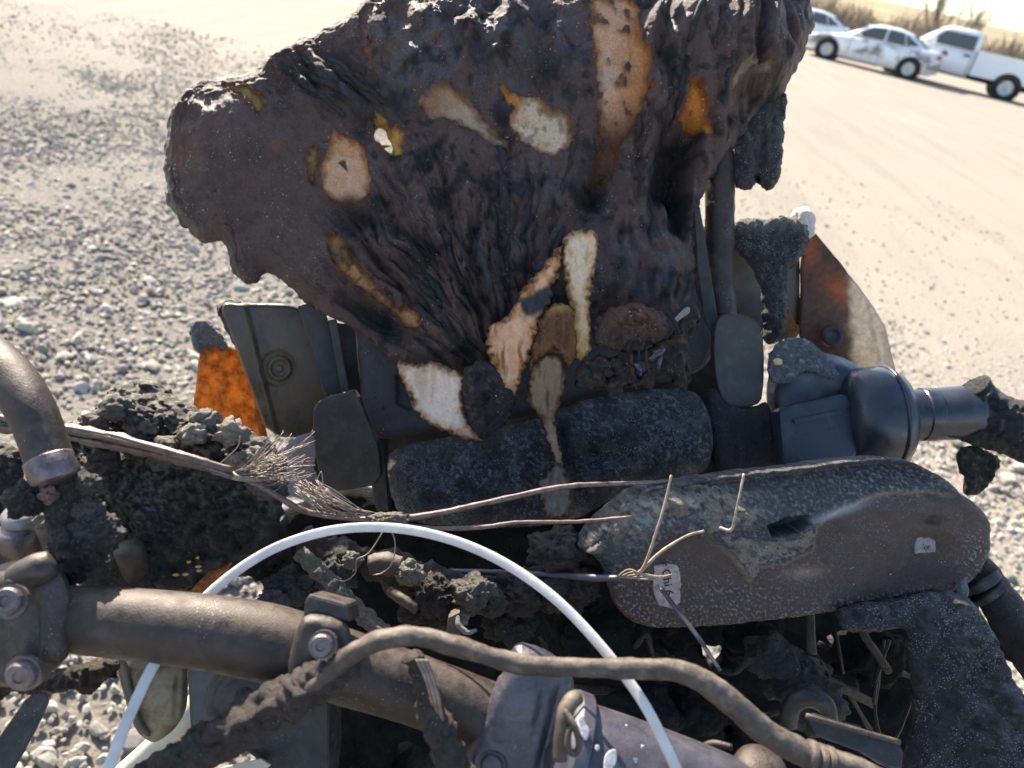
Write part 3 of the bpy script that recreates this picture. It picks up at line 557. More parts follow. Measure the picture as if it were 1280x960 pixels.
relief('amber_sliver', [(313,482),(320,500),(330,530),(336,548),(326,548),(318,520)], Plane(324,515,.84,.3,-.1), M_amber, moto, None, None, T=3, R=3, Tb=3, edge=(.5,10))
relief('ash_cap', [(237,408),(245,399),(260,401),(272,412),(286,432),(284,440),(262,437),(256,448),(247,440),(238,426)], Plane(258,420,.85,.2,-.1), M_ash, amb, soft(4,10,3.), lambda U,V,d: mixc(crc((.16,.155,.15),(.34,.32,.29),8,3.,.7)(U,V,d), sst(438,446,V), (.30,.17,.06)), T=4, R=4, edge=(3,8))
plate('fairing_stay', [(372,382),(386,378),(408,392),(420,440),(432,478),(434,492),(418,496),(404,490),(392,440)], Plane(405,440,.762,.3,-.1), .012, M_bracket, moto, .0015)
plate('stay_flange', [(410,400),(420,398),(436,486),(436,494),(428,496)], Plane(420,450,.75,.2,-.1), .02, M_bracket, moto, .001)
plate('mounting_plate', [(388,516),(400,498),(432,490),(444,486),(460,528),(474,560),(476,606),(440,612),(412,616),(396,590)], Plane(430,555,.735,-.1,-.1), .010, M_bracket, moto, .002, 1)
plate('steel_angle', [(322,585),(372,545),(390,540),(400,580),(408,610),(388,628),(340,612)], Plane(365,585,.77,.1,.2), .004, M_steel, moto, .0008)
plate('angle_web', [(372,548),(392,538),(398,552),(392,585),(400,600),(380,606)], Plane(385,570,.755,-.5,0), .006, M_blue, moto, .0008)
plate('frame_rail', [(404,400),(440,405),(458,440),(480,560),(486,640),(470,640),(452,545),(436,490)], Plane(445,520,.79,0,-.1), .03, M_black, moto, .003)
# --- right stays and housings
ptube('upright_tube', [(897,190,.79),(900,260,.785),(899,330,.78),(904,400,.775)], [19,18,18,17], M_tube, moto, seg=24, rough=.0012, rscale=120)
plate('stay_edge', [(868,262),(874,258),(886,330),(896,395),(906,420),(894,430),(880,400),(872,340)], Plane(882,340,.745,-.4,-.1), .006, M_black, moto, .001)
plate('stay_plate', [(894,404),(904,392),(932,393),(950,404),(956,430),(955,496),(946,508),(916,510),(900,496),(892,450)], Plane(925,450,.735,.1,-.05), .012, M_bracket, moto, .002, 1)
relief('column_base', [(892,480),(906,505),(945,508),(960,500),(972,560),(968,600),(900,600),(884,560),(880,500)], Plane(925,550,.745,.1,0), M_char, moto, soft(4,26,2.,2,16), (.034,.033,.036), T=14, R=12, edge=(2,12))
hs = relief('switch_housing', [(956,470),(975,448),(1000,440),(1040,442),(1075,458),(1098,478),(1120,500),(1140,540),(1138,580),(1110,600),(1040,606),(985,606),(966,560)], Plane(1050,520,.76,.0,.15), M_plas, moto, lambda U,V,d: 10*gm(U,V,1030,470,60,24,20)+1.2*fbm(U/24,V/24,2.,2), None, T=24, R=26, Tb=24, edge=(.8,18), step=1.6)
plate('rocker_button', [(974,514),(982,508),(1052,492),(1060,494),(1084,524),(1084,546),(1068,574),(1058,580),(990,590),(980,586)], Plane(1030,545,.715,.1,.1), .02, M_plas, hs, .0065)
plate('button_face', [(992,524),(1050,512),(1053,516),(994,529)], Plane(1030,525,.7138,.1,.12), .002, M_plas, hs, .0004)
ax_r = P(1216,515,.745) - P(1095,520,.745)
lathe('housing_collar', P(1090,524,.748), ax_r, [(-.034,.030),(-.028,.044),(-.018,.050),(.004,.0515),(.016,.049),(.024,.044),(.027,.036),(.027,.02)], M_plas, hs, 56)
lathe('collar_lip', P(1090,524,.748), ax_r, [(.010,.0515),(.0115,.0522),(.0135,.0518),(.0145,.050)], M_plas, hs, 56)
hb = ptube('handlebar_tube', [(1095,520,.745),(1140,519,.745),(1180,517,.745),(1216,515,.745)], [32,32,33,34], M_plas, moto, seg=32)
ptube('tube_joint', [(1150,518,.7445),(1166,518,.7445)], [33.2,33.6], M_plas, hb, seg=32)
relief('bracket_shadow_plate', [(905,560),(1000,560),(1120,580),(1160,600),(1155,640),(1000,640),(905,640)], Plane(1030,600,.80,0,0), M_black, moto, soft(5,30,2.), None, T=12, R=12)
# charred grip sleeve
grip = relief('charred_grip', [(1186,492),(1200,484),(1222,470),(1234,468),(1240,482),(1262,498),(1310,506),(1330,560),(1320,600),(1286,582),(1250,566),(1215,556),(1190,548),(1210,530),(1205,505)], Plane(1250,530,.735,-.2,.05), M_crust, moto, lambda U,V,d: 8*fbm(U/30,V/26,3.,3)+6*billow((U+V)/16,(U-V)/60,2.)+1.5*fbm(U/6,V/6,3.,2)-10*gm(U,V,1225,535,26,5,30), crc(), T=22, R=24, Tb=22, edge=(3,10))
relief('hanging_rag', [(1196,560),(1215,556),(1250,570),(1246,590),(1230,612),(1214,622),(1202,614),(1206,598),(1198,590)], Plane(1222,590,.75,0,-.1), M_crust, grip, soft(6,14,4.,3,9), crc((.025,.022,.02),(.16,.13,.08),7), T=6, R=6, edge=(4,8))
# mirror or light remains at the right
def LC(U, V, d):
    n = 8*fbm(U/18, V/18, 3., 3); c = np.tile(np.array([.13,.075,.045]), (len(U), 1))
    c = mixc(c, np.clip(gm(U,V,1050,362,24,14,40)+gm(U,V,1012,310,10,24)*.8,0,1)*.9, (.40,.13,.035)); e = U - 1060 - (V-400)*.05 + n
    c = mixc(c, sst(-8, 6, e)*.9, (.20,.15,.07)); c = mixc(c, sst(-4, 10, e), (.66,.58,.45)); c = mixc(c, sst(4,0,d)*.5, (.05,.04,.035)); return c
lens = relief('smoked_light_cover', [(1004,300),(1018,288),(1028,302),(1064,345),(1104,400),(1112,430),(1126,492),(1104,494),(1060,470),(1020,440),(996,425),(1000,370),(1000,330)], Plane(1055,395,.86,-.25,-.1), M_lenscol, moto, lambda U,V,d: 4*gm(U,V,1040,420,11,11)+2*fbm(U/20,V/20,2.,3)+3*gm(U,V,1092,410,3,60,-12), LC, T=4, R=3, Tb=4, edge=(1,16), smooth_n=1)
relief('orange_corner', [(978,395),(986,380),(994,405),(1002,412),(990,428),(980,420)], Plane(990,405,.85,0,-.1), M_amber, lens, None, None, T=3, R=3, edge=(1,8))
lathe('cover_stud', P(1040,420,.846), -FW, [(-.004,.012),(.003,.011),(.004,.008),(.002,.007)], M_black, lens)
lump('pale_ash_tip', P(1003,280,.82), (.013,.019,.012), M_foam, moto, .35, 1.4, 4, (.55,.50,.43), 3.)
relief('crusted_bracket', [(914,280),(935,272),(960,274),(985,268),(1006,276),(1012,296),(1004,318),(990,332),(982,352),(984,390),(980,425),(962,432),(952,425),(955,385),(946,345),(930,320),(914,310)], Plane(962,340,.80,0,-.12), M_ash, moto, lambda U,V,d: 8*fbm(U/20,V/26,3.,3)+3.5*fbm(U/7,V/7,4.,3,.6), lambda U,V,d: mixc(crc((.03,.03,.032),(.11,.115,.12),8)(U,V,d), sst(300,280,V)*.5, (.20,.19,.16)), T=16, R=15, edge=(5,9))
plate('olive_shield', [(914,300),(960,310),(1000,320),(1000,400),(990,425),(950,424),(914,410)], Plane(955,370,.875,.0,-.1), .004, M_olive, moto, .001)
relief('ash_debris', [(958,446),(976,424),(1002,420),(1030,440),(1052,470),(1040,476),(1005,462),(992,478),(962,480)], Plane(1000,452,.735,0,.3), M_ash, moto, soft(6,10,4.), crc((.10,.105,.115),(.34,.34,.34),6,3,.8), T=6, R=7, edge=(5,8))
lump('yellow_flake', P(972,452,.722), (.0045,.0035,.003), M_foam, moto, .4, 1.2, 2, (.6,.45,.2), 5.)
# --- long instrument box
BX = [(727,668),(752,640),(784,616),(815,606),(872,598),(926,591),(990,584),(1062,575),(1117,570),(1153,583),(1182,600),(1200,618),(1226,636),(1233,656),(1231,688),(1221,711),(1198,732),(1171,741),(1108,750),(1017,766),(917,778),(827,784),(791,778),(768,759),(760,731),(748,697),(720,684)]
LIP = [(700,560),(1240,540),(1236,640),(1190,618),(1150,612),(1090,616),(1040,632),(1010,654),(1006,682),(972,698),(940,704),(930,719),(906,690),(880,668),(840,662),(812,680),(780,700),(760,740),(700,740)]
def B_h(U,V,d):
    lip = sst(-3,3,sdf(LIP,U,V)+3*fbm(U/14,V/14,2.,3)); edge_y = 655 - (U-800)*.06
    h = -70*np.clip((edge_y - V)/95,0,1)**1.3 * sst(740,800,U)      # the top face falls back from the front edge
    h += 5*lip + lip*(3*fbm(U/16,V/16,3.,3)+1.6*fbm(U/5,V/5,1.,2)) + 1.0*fbm(U/40,V/40,7.,2)
    cr = np.clip(sst(26,6,d)*sst(690,730,V) + gm(U,V,790,735,26,40)*.9 + gm(U,V,1205,690,18,30) + gm(U,V,900,735,70,16)*.5 + gm(U,V,990,700,60,14)*.4,0,1)
    cr = np.clip(cr + gm(U,V,1110,602,80,20,-4)*.8 + gm(U,V,900,750,120,14,-6)*.6, 0, 1)
    h += cr*2.6*np.clip(fbm(U/3.6,V/3.6,6.,2)+.1,0,1)*1.6
    h += -34*pm(U,V,[(950,652),(975,642),(1000,640),(1002,650),(985,660),(955,664)],2,2)
    h += -13*np.exp(-(((U-1152)/34)**4+((V-692)/28)**4))+9*gm(U,V,1116,688,6,24,18) + 7*gm(U,V,1150,726,34,6,-12)+2.5*fbm(U/26,V/20,27.,3)-8*gm(U,V,1154,646,12,5) - 3*gm(U,V,830,640,18,10) + 7*gm(U,V,850,622,60,10,-8)
    return h
def B_c(U,V,d):
    lip = sst(-3,3,sdf(LIP,U,V)+3*fbm(U/14,V/14,2.,3)); c = np.tile(np.array([.072,.047,.038]),(len(U),1))
    c = mixc(c, lip, (.040,.036,.038)); c = mixc(c, lip*sst(.05,.4,fbm(U/4.5,V/4.5,5.,3))*.7, (.17,.175,.185)); c = mixc(c, lip*sst(.1,.4,fbm(U/22,V/16,15.,4))*.6, (.035,.034,.038))
    tan = np.clip(gm(U,V,850,628,75,16,-6)+gm(U,V,790,650,30,20,-40)*.7+gm(U,V,920,640,22,10)+gm(U,V,925,706,22,12,35)*.9,0,1)
    c = mixc(c, lip*tan*sst(-.25,.25,fbm(U/10,V/10,8.,4))*.9, (.33,.27,.20)); c = mixc(c, lip*gm(U,V,800,645,22,12,-30)*.5, (.15,.19,.18))
    e = np.clip(1-np.abs(sdf(LIP,U,V)+3*fbm(U/14,V/14,2.,3))/4,0,1)*sst(860,900,U)*sst(1200,1150,U); c = mixc(c, e*.7, (.22,.15,.10))
    c = mixc(c, gm(U,V,1040,635,40,5,-18)*.8, (.35,.36,.36))
    cr = np.clip(sst(26,6,d)*sst(690,730,V) + gm(U,V,790,735,26,40)*.9 + gm(U,V,1205,690,18,30) + gm(U,V,900,735,70,16)*.6 + gm(U,V,990,705,60,14)*.5,0,1)
    cr = np.clip(cr + gm(U,V,1110,602,80,20,-4)*.8 + gm(U,V,900,750,120,14,-6)*.6, 0, 1)
    c = mixc(c, cr*sst(.12,.35,fbm(U/3.6,V/3.6,6.,2))*.85, (.30,.26,.25))
    c = mixc(c, gm(U,V,995,710,22,7,-4)*.8, (.26,.18,.14)); return c
PLX = Plane(1000, 690, .60, .08, -.05)
box = relief('instrument_box', BX, PLX, M_box, moto, B_h, B_c, T=20, R=13, Tb=44, edge=(2.2,9), step=1.25)
box['label'] = 'long scorched instrument box with blistered brown face and paper label'
def hx(u, v, e=0.0): return PLX.at(np.array([u, u]), np.array([v, v]), np.full(2, (20 + e) * PLX.s + B_h(np.array([float(u)]), np.array([float(v)]), np.array([40.]))[0] * PLX.s))[0]
relief('paper_label', [(811,700),(826,697),(841,699),(846,714),(844,746),(836,755),(816,750),(809,728)], PLX, M_tag, box, lambda U,V,d: 19+1.2*fbm(U/8,V/8,3.,2)+1.5*gm(U,V,828,728,30,2,-12), None, T=3.2, R=1.2, Tb=-16, edge=(1.6,6), smooth_n=0, step=1)
relief('pale_window', [(1138,668),(1152,664),(1164,674),(1166,690),(1137,690)], PLX, M_pale, box, lambda U,V,d: 6+1.5*fbm(U/12,V/12,3.,2), None, T=4, R=1.5, Tb=4, edge=(2.5,9), smooth_n=0, step=1)
relief('pale_scuff', [(1112,742),(1122,728),(1136,722),(1150,730),(1168,732),(1166,744),(1130,750),(1112,750)], PLX, M_pale, box, lambda U,V,d: 18+.5*fbm(U/8,V/8,3.,2), None, T=3.4, R=1.5, Tb=-12, edge=(1.5,7))
plate('white_mark', [(1144,733),(1162,732),(1162,735),(1144,736)], PLX, .0006, M_chip, box, 0, 0, (26)*PLX.s)
def lettering(txt, u, v, size_px, ang, pl, h, parent):
    cu = bpy.data.curves.new('lettering', 'FONT'); cu.body = txt; cu.size = size_px * pl.s; cu.align_x = 'CENTER'; cu.align_y = 'CENTER'; cu.extrude = .00008
    o = bpy.data.objects.new('lettering', cu); COL.objects.link(o); dg = bpy.context.evaluated_depsgraph_get(); me = bpy.data.meshes.new_from_object(o.evaluated_get(dg)); bpy.data.objects.remove(o)
    n = Vector(pl.n); x = Vector(pl.at(np.array([u + cos(ang)]), np.array([v + sin(ang)]))[0] - pl.at(np.array([u * 1.]), np.array([v * 1.]))[0]).normalized(); y = n.cross(x)
    c = pl.at(np.array([u * 1.]), np.array([v * 1.]), np.array([h]))[0]
    me.transform(Matrix(((x[0], y[0], n[0], c[0]), (x[1], y[1], n[1], c[1]), (x[2], y[2], n[2], c[2]), (0, 0, 0, 1))))
    return link('lettering', me, M_ink, parent)
lettering('r Chi 6', 827, 716, 15, radians(82), PLX, 23.4 * PLX.s, box)
lettering('or', 1151, 681, 10, radians(-10), PLX, 13.2 * PLX.s, box)
def film_c(seed):
    def f(U, V, d):
        c = np.tile(np.array([.26,.215,.16]), (len(U), 1)); c = mixc(c, sst(.0,.4,fbm(U/13,V/9,seed,4))*.85, (.075,.075,.082)); c = mixc(c, sst(.05,.4,fbm(U/7,V/7,seed+5,3))*.6, (.14,.155,.155))
        c = mixc(c, sst(4,0,d)*.8, (.36,.24,.13)); return c
    return f
relief('torn_film', [(872,662),(890,668),(906,688),(920,704),(929,721),(937,716),(936,704),(950,698),(975,694),(1003,682),(1010,662),(1006,650),(985,662),(955,668),(930,664),(900,656)], PLX, M_ash, box, lambda U,V,d: 17 + 5*fbm(U/16,V/10,3.,3)+4*gm(U,V,925,690,12,20,40), film_c(3.), T=9, R=5, Tb=-10, edge=(3,9), step=1.2)
relief('melted_top_film', [(722,684),(742,664),(762,640),(790,616),(826,604),(870,604),(905,608),(938,622),(948,640),(928,650),(900,652),(886,664),(860,668),(838,656),(812,652),(790,664),(772,690),(752,694)], PLX, M_ash, box, lambda U,V,d: B_h(U,V,d)*.9 + 8 + 10*billow((U-V)/30,(U+V)/60,4.)+4*fbm(U/12,V/10,5.,3), lambda U,V,d: mixc(film_c(8.)(U,V,d), gm(U,V,800,672,50,14,-10)*.8, (.05,.045,.045)), T=9, R=7, Tb=4, edge=(5,10), step=1.2)
# stiff bare wires sticking out of the box
wr = [[(846,712,.555),(856,690,.55),(905,666,.56),(918,658,.565)], [(795,718,.55),(806,706,.548),(822,660,.545),(832,625,.548),(839,594,.55)], [(803,712,.549),(826,690,.55),(858,670,.555),(880,664,.56)], [(900,660,.555),(914,662,.548),(920,640,.546),(930,592,.55)]]
for w in wr[1:]: ptube('bare_wire', w, [2.4,2.1,1.6,1.8], M_twine, box, seg=10, rough=.0004, rscale=300)
ptube('label_tie', [(826,735,.548),(846,762,.545),(872,796,.535),(900,838,.52)], [5,5.5,5,4], M_blue, box, seg=12, flat=.5, rough=.0006, rscale=200)
ptube('blue_wire', [(565,714,.61),(640,716,.60),(700,719,.585),(740,722,.57),(775,723,.558)], [3.5,4,4.5,5,4], M_blue, moto, seg=10, rough=.0005, rscale=200)
for k in range(5):
    ptube('loose_strand', [(770+k*3,722,.553),(785+k*5,712+k*3,.55),(800+k*4,716+k*2,.549),(828+k*3,722-k,.551)], 1.0, M_twine, box, seg=6)
# --- charred mass at the left
def L_h(U,V,d): return 22*gm(U,V,190,520,50,40)+20*gm(U,V,270,560,60,30)+16*fbm(U/42,V/38,3.,3)+11*fbm(U/15,V/15,4.,3)+5*billow(U/14,V/11,6.)*sst(-.3,.3,fbm(U/40,V/40,3.,2))+2.6*fbm(U/5,V/5,8.,3,.65)
def L_c(U,V,d):
    c = np.tile(np.array([.032,.029,.027]),(len(U),1)); c = mixc(c, sst(.0,.4,fbm(U/18,V/18,2.,4))*.8, (.095,.085,.075)); c = mixc(c, sst(690,560,V)*sst(-.15,.3,fbm(U/9,V/9,6.,4))*.95, (.30,.265,.20))  # upper part lightened for sun on its tops, besides tan ash
    c = mixc(c, gm(U,V,200,630,26,30)*sst(0,.3,fbm(U/6,V/6,1.,3))*.9, (.26,.28,.33)); return c
mass = relief('charred_wiring_mass', [(60,540),(100,528),(130,512),(136,492),(158,478),(182,473),(206,480),(216,498),(236,502),(262,516),(282,532),(310,536),(345,556),(352,600),(352,650),(340,690),(300,712),(258,724),(230,742),(180,744),(120,730),(90,700),(70,640),(40,600)], Plane(200,600,.60,0,.25), M_crust, moto, L_h, L_c, T=26, R=26, Tb=30, edge=(8,14), step=1.35)
mass['label'] = 'lumpy charred black mass of burnt wiring'
relief('charred_end', [(-40,560),(0,552),(22,560),(30,580),(22,620),(10,650),(0,668),(-40,690)], Plane(5,610,.52,0,.1), M_crust, moto, soft(10,20,3.,6,9), crc((.03,.028,.026),(.2,.18,.14),8,4.,.8), T=16, R=16, edge=(4,9))
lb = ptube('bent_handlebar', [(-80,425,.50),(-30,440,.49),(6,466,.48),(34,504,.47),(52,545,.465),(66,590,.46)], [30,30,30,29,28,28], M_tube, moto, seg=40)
lb['label'] = 'bent brown handlebar tube rising out of the charred wiring'
ptube('bar_collar', [(61,574,.4605),(67,590,.459),(70,598,.459)], [28.6,29.4,28.6], M_bolt, lb, seg=32, rough=.001, rscale=150)
relief('clamp_stub', [(48,585),(100,578),(116,600),(128,640),(124,690),(100,712),(70,700),(58,650)], Plane(86,640,.475,.1,.1), M_crust, moto, lambda U,V,d: 6*fbm(U/18,V/18,3.,3)+3*billow(U/12,V/14,5.)+1.2*fbm(U/5,V/5,5.,2), lambda U,V,d: mixc(crc((.055,.042,.038),(.10,.08,.07),8,4.,.6)(U,V,d), pm(U,V,[(48,594),(72,596),(77,606),(66,626),(58,622),(50,604)],1.5,3), (.36,.22,.18)), T=26, R=26, Tb=20, edge=(3,10))
def capbolt(u,v,d,r,ax,m):
    return lathe('cap_bolt', P(u,v,d), ax, [(-.02,r*.95),(.0,r),(.008,r),(.0105,r*.8),(.0115,r*.4)], m, moto, 20)
AXB = UP*.8 - FW*.5
capbolt(34,652,.50,.0135,AXB,M_steel); capbolt(165,696,.56,.0105,AXB,M_clamp); capbolt(24,676,.495,.012,AXB,M_bolt)
relief('bolt_boss', [(0,650),(30,662),(50,690),(48,720),(20,740),(-30,740),(-30,650)], Plane(10,695,.50,0,0), M_black, moto, soft(5,20,3.), None, T=14, R=14, edge=(2,9))
relief('bolt_boss', [(100,690),(150,680),(190,700),(200,740),(180,765),(110,765)], Plane(150,720,.57,0,0), M_crust, moto, soft(6,20,5.), crc(), T=16, R=16, edge=(3,9))
for u,v,q,cc in ((96,690,.016,(.04,.034,.03)),(122,668,.014,(.05,.044,.04)),(78,712,.013,(.03,.027,.025)),(112,640,.009,(.09,.08,.065)),(60,618,.006,(.3,.19,.15)),(112,606,.007,(.07,.06,.05)),(30,626,.011,(.035,.03,.028))):
    lump('char_lump', P(u,v,.462), (q,q*.9,q*.7), M_crust, moto, .5, 1.6, 5, cc, u*.3, fine=.15)
lump('ash_tuft', P(56,652,.488), (.006,.005,.005), M_crust, moto, .6, 1.6, 4, (.30,.27,.2), 8.)
# wiring bundle with frayed end
bund = [(-30,524,.55),(40,534,.55),(120,547,.548),(200,566,.545),(250,580,.545),(290,592,.55)]
for k in range(20):
    u = sr.uniform(112, 345); v = 486 + abs(u - 185)*.36 + sr.uniform(8, 85); q = sr.uniform(.006, .013)
    lump('clinker_lump', P(u, v, .575 + sr.uniform(-.012, .004) + (v-480)*-.0001), (q, q*.8, q*.8), M_crust, mass, .6, 1.8, 4, sr.choice([(.24,.21,.165),(.14,.125,.105),(.34,.30,.23),(.05,.045,.042)]), u*.31, fine=.2)
lo = ptube('wiring_loom', bund, [11,12,11,9,8,6], M_wire, moto, seg=20, rough=.003, rscale=90)
for k in range(7):
    o = rnd.uniform(-9,9); ptube('loom_wire', [(a,b+o*(1-i*.1)+rnd.uniform(-2,2),d-.009+rnd.uniform(-.002,.002)) for i,(a,b,d) in enumerate(bund)], [rnd.uniform(2,4)]*6, M_wire, lo, seg=8, rough=.0006, rscale=150)
ptube('copper_wire', [(285,592,.545),(320,604,.545),(350,622,.547),(385,640,.55),(440,648,.552),(480,650,.552),(540,643,.556),(610,628,.565),(700,609,.575),(760,605,.58),(836,602,.59)], [4,4.5,4,4,3.5,5,4,3.6,3.4,3,2.2], M_wire, moto, seg=10, rough=.0006, rscale=200)
ptube('copper_wire', [(480,652,.55),(540,660,.553),(600,659,.557),(650,653,.56),(720,652,.565),(790,646,.565)], [2.4,3,3,2.6,2.4,2], M_wire, moto, seg=8, rough=.0005, rscale=200)
lump('wire_clot', P(488,648,.547), (.013,.004,.005), M_crust, moto, .7, 2.2, 4, (.24,.20,.15), 2.)
st = tag(ptube('strand_core', [(270,586,.545),(300,597,.543),(330,598,.542),(350,596,.543)], [7,5,4,2], M_strand, moto, seg=8))
for k in range(84):          # frayed bare strands, each a thin wire
    f = rnd.random(); a = (rnd.uniform(292,318), rnd.uniform(590,600), .543)
    if k < 60: e = (rnd.uniform(330,398), rnd.uniform(538,598), .545+rnd.uniform(-.012,.016))
    else: e = (rnd.uniform(352,380), rnd.uniform(596,603), .545+rnd.uniform(-.01,.01))
    m = ((a[0]+e[0])/2, (a[1]+e[1])/2 + rnd.uniform(-6,18), .54+rnd.uniform(-.006,.008))
    ptube('wire_strand', [a,m,e], [.65,.5,.35], M_strand if k % 3 else M_wire, st, seg=4, n=5)
for k in range(44):
    e = (rnd.uniform(366,398), rnd.uniform(598,616), .55+rnd.uniform(-.01,.012)); a = (rnd.uniform(425,470), rnd.uniform(640,651), .551)
    m = ((a[0]+e[0])/2-4, (a[1]+e[1])/2 + rnd.uniform(-6,14), .546+rnd.uniform(-.006,.008))
    ptube('wire_strand', [e,m,a], [.35,.6,.65], M_strand if k % 3 else M_wire, st, seg=4, n=5)
for pts in ([(484,656,.53),(462,690,.53),(446,700,.53),(444,716,.532),(432,726,.534),(420,725,.535)], [(488,660,.53),(494,680,.53),(490,704,.532),(478,716,.533),(466,719,.534)], [(270,584,.55),(296,560,.55),(300,545,.55)], [(396,600,.54),(402,590,.54),(404,612,.54)]):
    ptube('hair_wire', pts, .8, M_strand, moto, seg=5)
# --- burnt hoses across the middle
ptube('charred_hose', [(376,676,.60),(420,690,.60),(470,705,.60),(520,722,.605),(570,738,.61),(640,742,.62),(700,720,.62),(745,690,.61)], [15,17,19,22,26,24,22,20], M_crust, moto, seg=40, n=16, rough=.008, rscale=75, col=(.065,.050,.043))
ptube('charred_cable', [(374,690,.545),(400,715,.54),(428,745,.535),(460,775,.53),(500,800,.525)], [9,10,10,10,8], M_crust, moto, seg=24, n=14, rough=.004, rscale=130, col=(.20,.175,.135))
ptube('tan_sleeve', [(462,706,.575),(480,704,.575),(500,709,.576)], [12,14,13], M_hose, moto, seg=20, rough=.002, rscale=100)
for u,v,d,s,c in ((512,717,.57,.010,(.26,.23,.18)),(592,742,.575,.015,(.13,.12,.10)),(440,700,.575,.007,(.2,.18,.15)),(612,752,.58,.012,(.07,.06,.05)),(576,772,.57,.006,(.28,.27,.25)),(545,745,.585,.017,(.035,.026,.022)),(650,740,.6,.02,(.04,.03,.026)),(530,770,.6,.018,(.03,.022,.02)),(700,690,.60,.022,(.05,.04,.036)),(710,735,.6,.022,(.045,.034,.03)),(420,715,.59,.016,(.05,.05,.055)),(360,735,.6,.016,(.06,.06,.068)),(330,700,.62,.02,(.03,.028,.028)),(340,755,.58,.012,(.09,.09,.1)),(640,780,.62,.02,(.02,.018,.018))):
    lump('char_lump', P(u,v,d), (s,s*.85,s*.8), M_crust, moto, .55, 1.7, 5, c, u*.13, fine=.16)
ptube('curled_flake', [(572,770,.56),(574,782,.557),(584,790,.556),(596,788,.557)], [2.5,3.5,3.5,2], M_ash, moto, seg=12, rough=.001, rscale=200, col=(.3,.29,.27))
plate('burnt_stub', [(560,772),(575,765),(576,800),(556,800)], Plane(566,785,.565), .01, M_hose, moto, .002)
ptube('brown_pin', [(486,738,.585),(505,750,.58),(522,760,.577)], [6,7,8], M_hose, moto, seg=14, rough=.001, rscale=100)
for k in range(9):
    ptube('copper_sliver', [(234+k*4,745-k*2,.575),(250+k*4,728-k*2,.572),(268+k*3,708-k,.575)], [1.2,2.2,1.2], M_rust, moto, seg=6, rough=.0004, rscale=200)
for k in range(6): lump('gold_flake', P(216+sr.uniform(0,34), 722-sr.uniform(0,26), .567), (sr.uniform(.001,.003),.0012,.0012), M_foam, moto, .5, 1.2, 2, (.55,.36,.14), k*2.)
ptube('red_sheath', [(240,748,.58),(262,722,.58),(280,704,.585)], [5,7,4], M_rust, moto, seg=12, rough=.001, rscale=150)
# --- white strap (its own thing)
strap_pts = [(120,1000,.40),(140,950,.41),(166,885,.425),(204,812,.445),(262,742,.47),(330,692,.49),(400,666,.50),(470,659,.50),(540,668,.49),(610,693,.475),(680,737,.455),(740,795,.435),(800,872,.415),(838,945,.40),(862,1000,.39)]
wpts = np.array([P(a,b,c) for a,b,c in strap_pts])
strap = tube('cable_tie', wpts, [.0031]*15, M_strap, None, seg=16, n=14, flat=.35)
tag(strap, 'white nylon cable tie arching in a loop over the burnt tubes', 'cable tie')
# --- big lower tube with clamps
PD = .455
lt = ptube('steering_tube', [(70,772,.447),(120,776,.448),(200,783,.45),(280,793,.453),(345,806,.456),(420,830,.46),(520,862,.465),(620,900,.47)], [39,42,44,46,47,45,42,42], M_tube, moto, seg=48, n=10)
lt['label'] = 'thick fire-browned tube held between two clamps'
ptube('tube_rim', [(62,771,.447),(72,772,.447)], [37,40], M_tube, lt, seg=48)
cl = relief('bar_clamp', [(-40,720),(0,706),(20,700),(48,697),(72,712),(84,735),(86,790),(84,822),(66,838),(52,852),(20,860),(-10,850),(-40,845)], Plane(30,780,.435,-.15,.05), M_clamp, moto, lambda U,V,d: 16*gm(U,V,50,716,26,20,-30)-7*gm(U,V,62,790,6,60)+9*gm(U,V,34,842,16,14)+8*gm(U,V,12,752,18,18)+1.2*fbm(U/16,V/16,3.,3)+.5*fbm(U/4,V/4,3.,2), (.0,0,0), T=26, R=26, Tb=24, edge=(1,12), step=1.4)
bolt(P(14,752,.408), -FW+RT*.1+UP*.3, .0072, M_bolt, cl, .007); bolt(P(31,841,.41), -FW-UP*.1, .0078, M_bolt, cl, .006)
ptube('clamp_boss', [(24,724,.428),(48,712,.425),(66,704,.428)], [20,21,17], M_clamp, cl, seg=24)
rc = relief('tube_clamp', [(358,842),(366,800),(376,772),(392,766),(425,772),(440,790),(440,822),(420,838),(400,852),(370,862)], Plane(400,810,.43,.1,.05), M_clamp, moto, lambda U,V,d: .8*fbm(U/16,V/16,3.,3)+6*gm(U,V,405,806,18,18), (.0,0,0), T=16, R=12, Tb=24, edge=(.6,12), step=1.4)
bolt(P(404,806,.410), -FW+UP*.15, .0062, M_bolt, rc, .006)
plate('clamp_cap', [(380,752),(386,742),(434,755),(438,778),(425,776),(392,768),(378,775)], Plane(408,762,.432,0,.2), .03, M_clamp, rc, .002)
# hanging crust below the left clamp
relief('drooping_crust', [(-40,850),(0,840),(50,846),(90,832),(148,818),(150,835),(146,846),(130,850),(124,862),(105,868),(94,860),(76,866),(60,862),(44,868),(20,862),(0,876),(-40,880)], Plane(60,850,.47,0,.1), M_crust, moto, soft(7,16,4.,6,9), lambda U,V,d: mixc(crc((.04,.025,.02),(.10,.05,.03),8,5.,.8)(U,V,d), gm(U,V,122,820,8,4), (.45,.25,.08)), T=14, R=14, edge=(6,10))
plate('black_lever_blade', [(40,862),(62,866),(58,886),(36,930),(10,975),(-30,1000),(-30,960),(0,920)], Plane(20,920,.50,.3,0), .006, M_black, moto, .0015, 1)
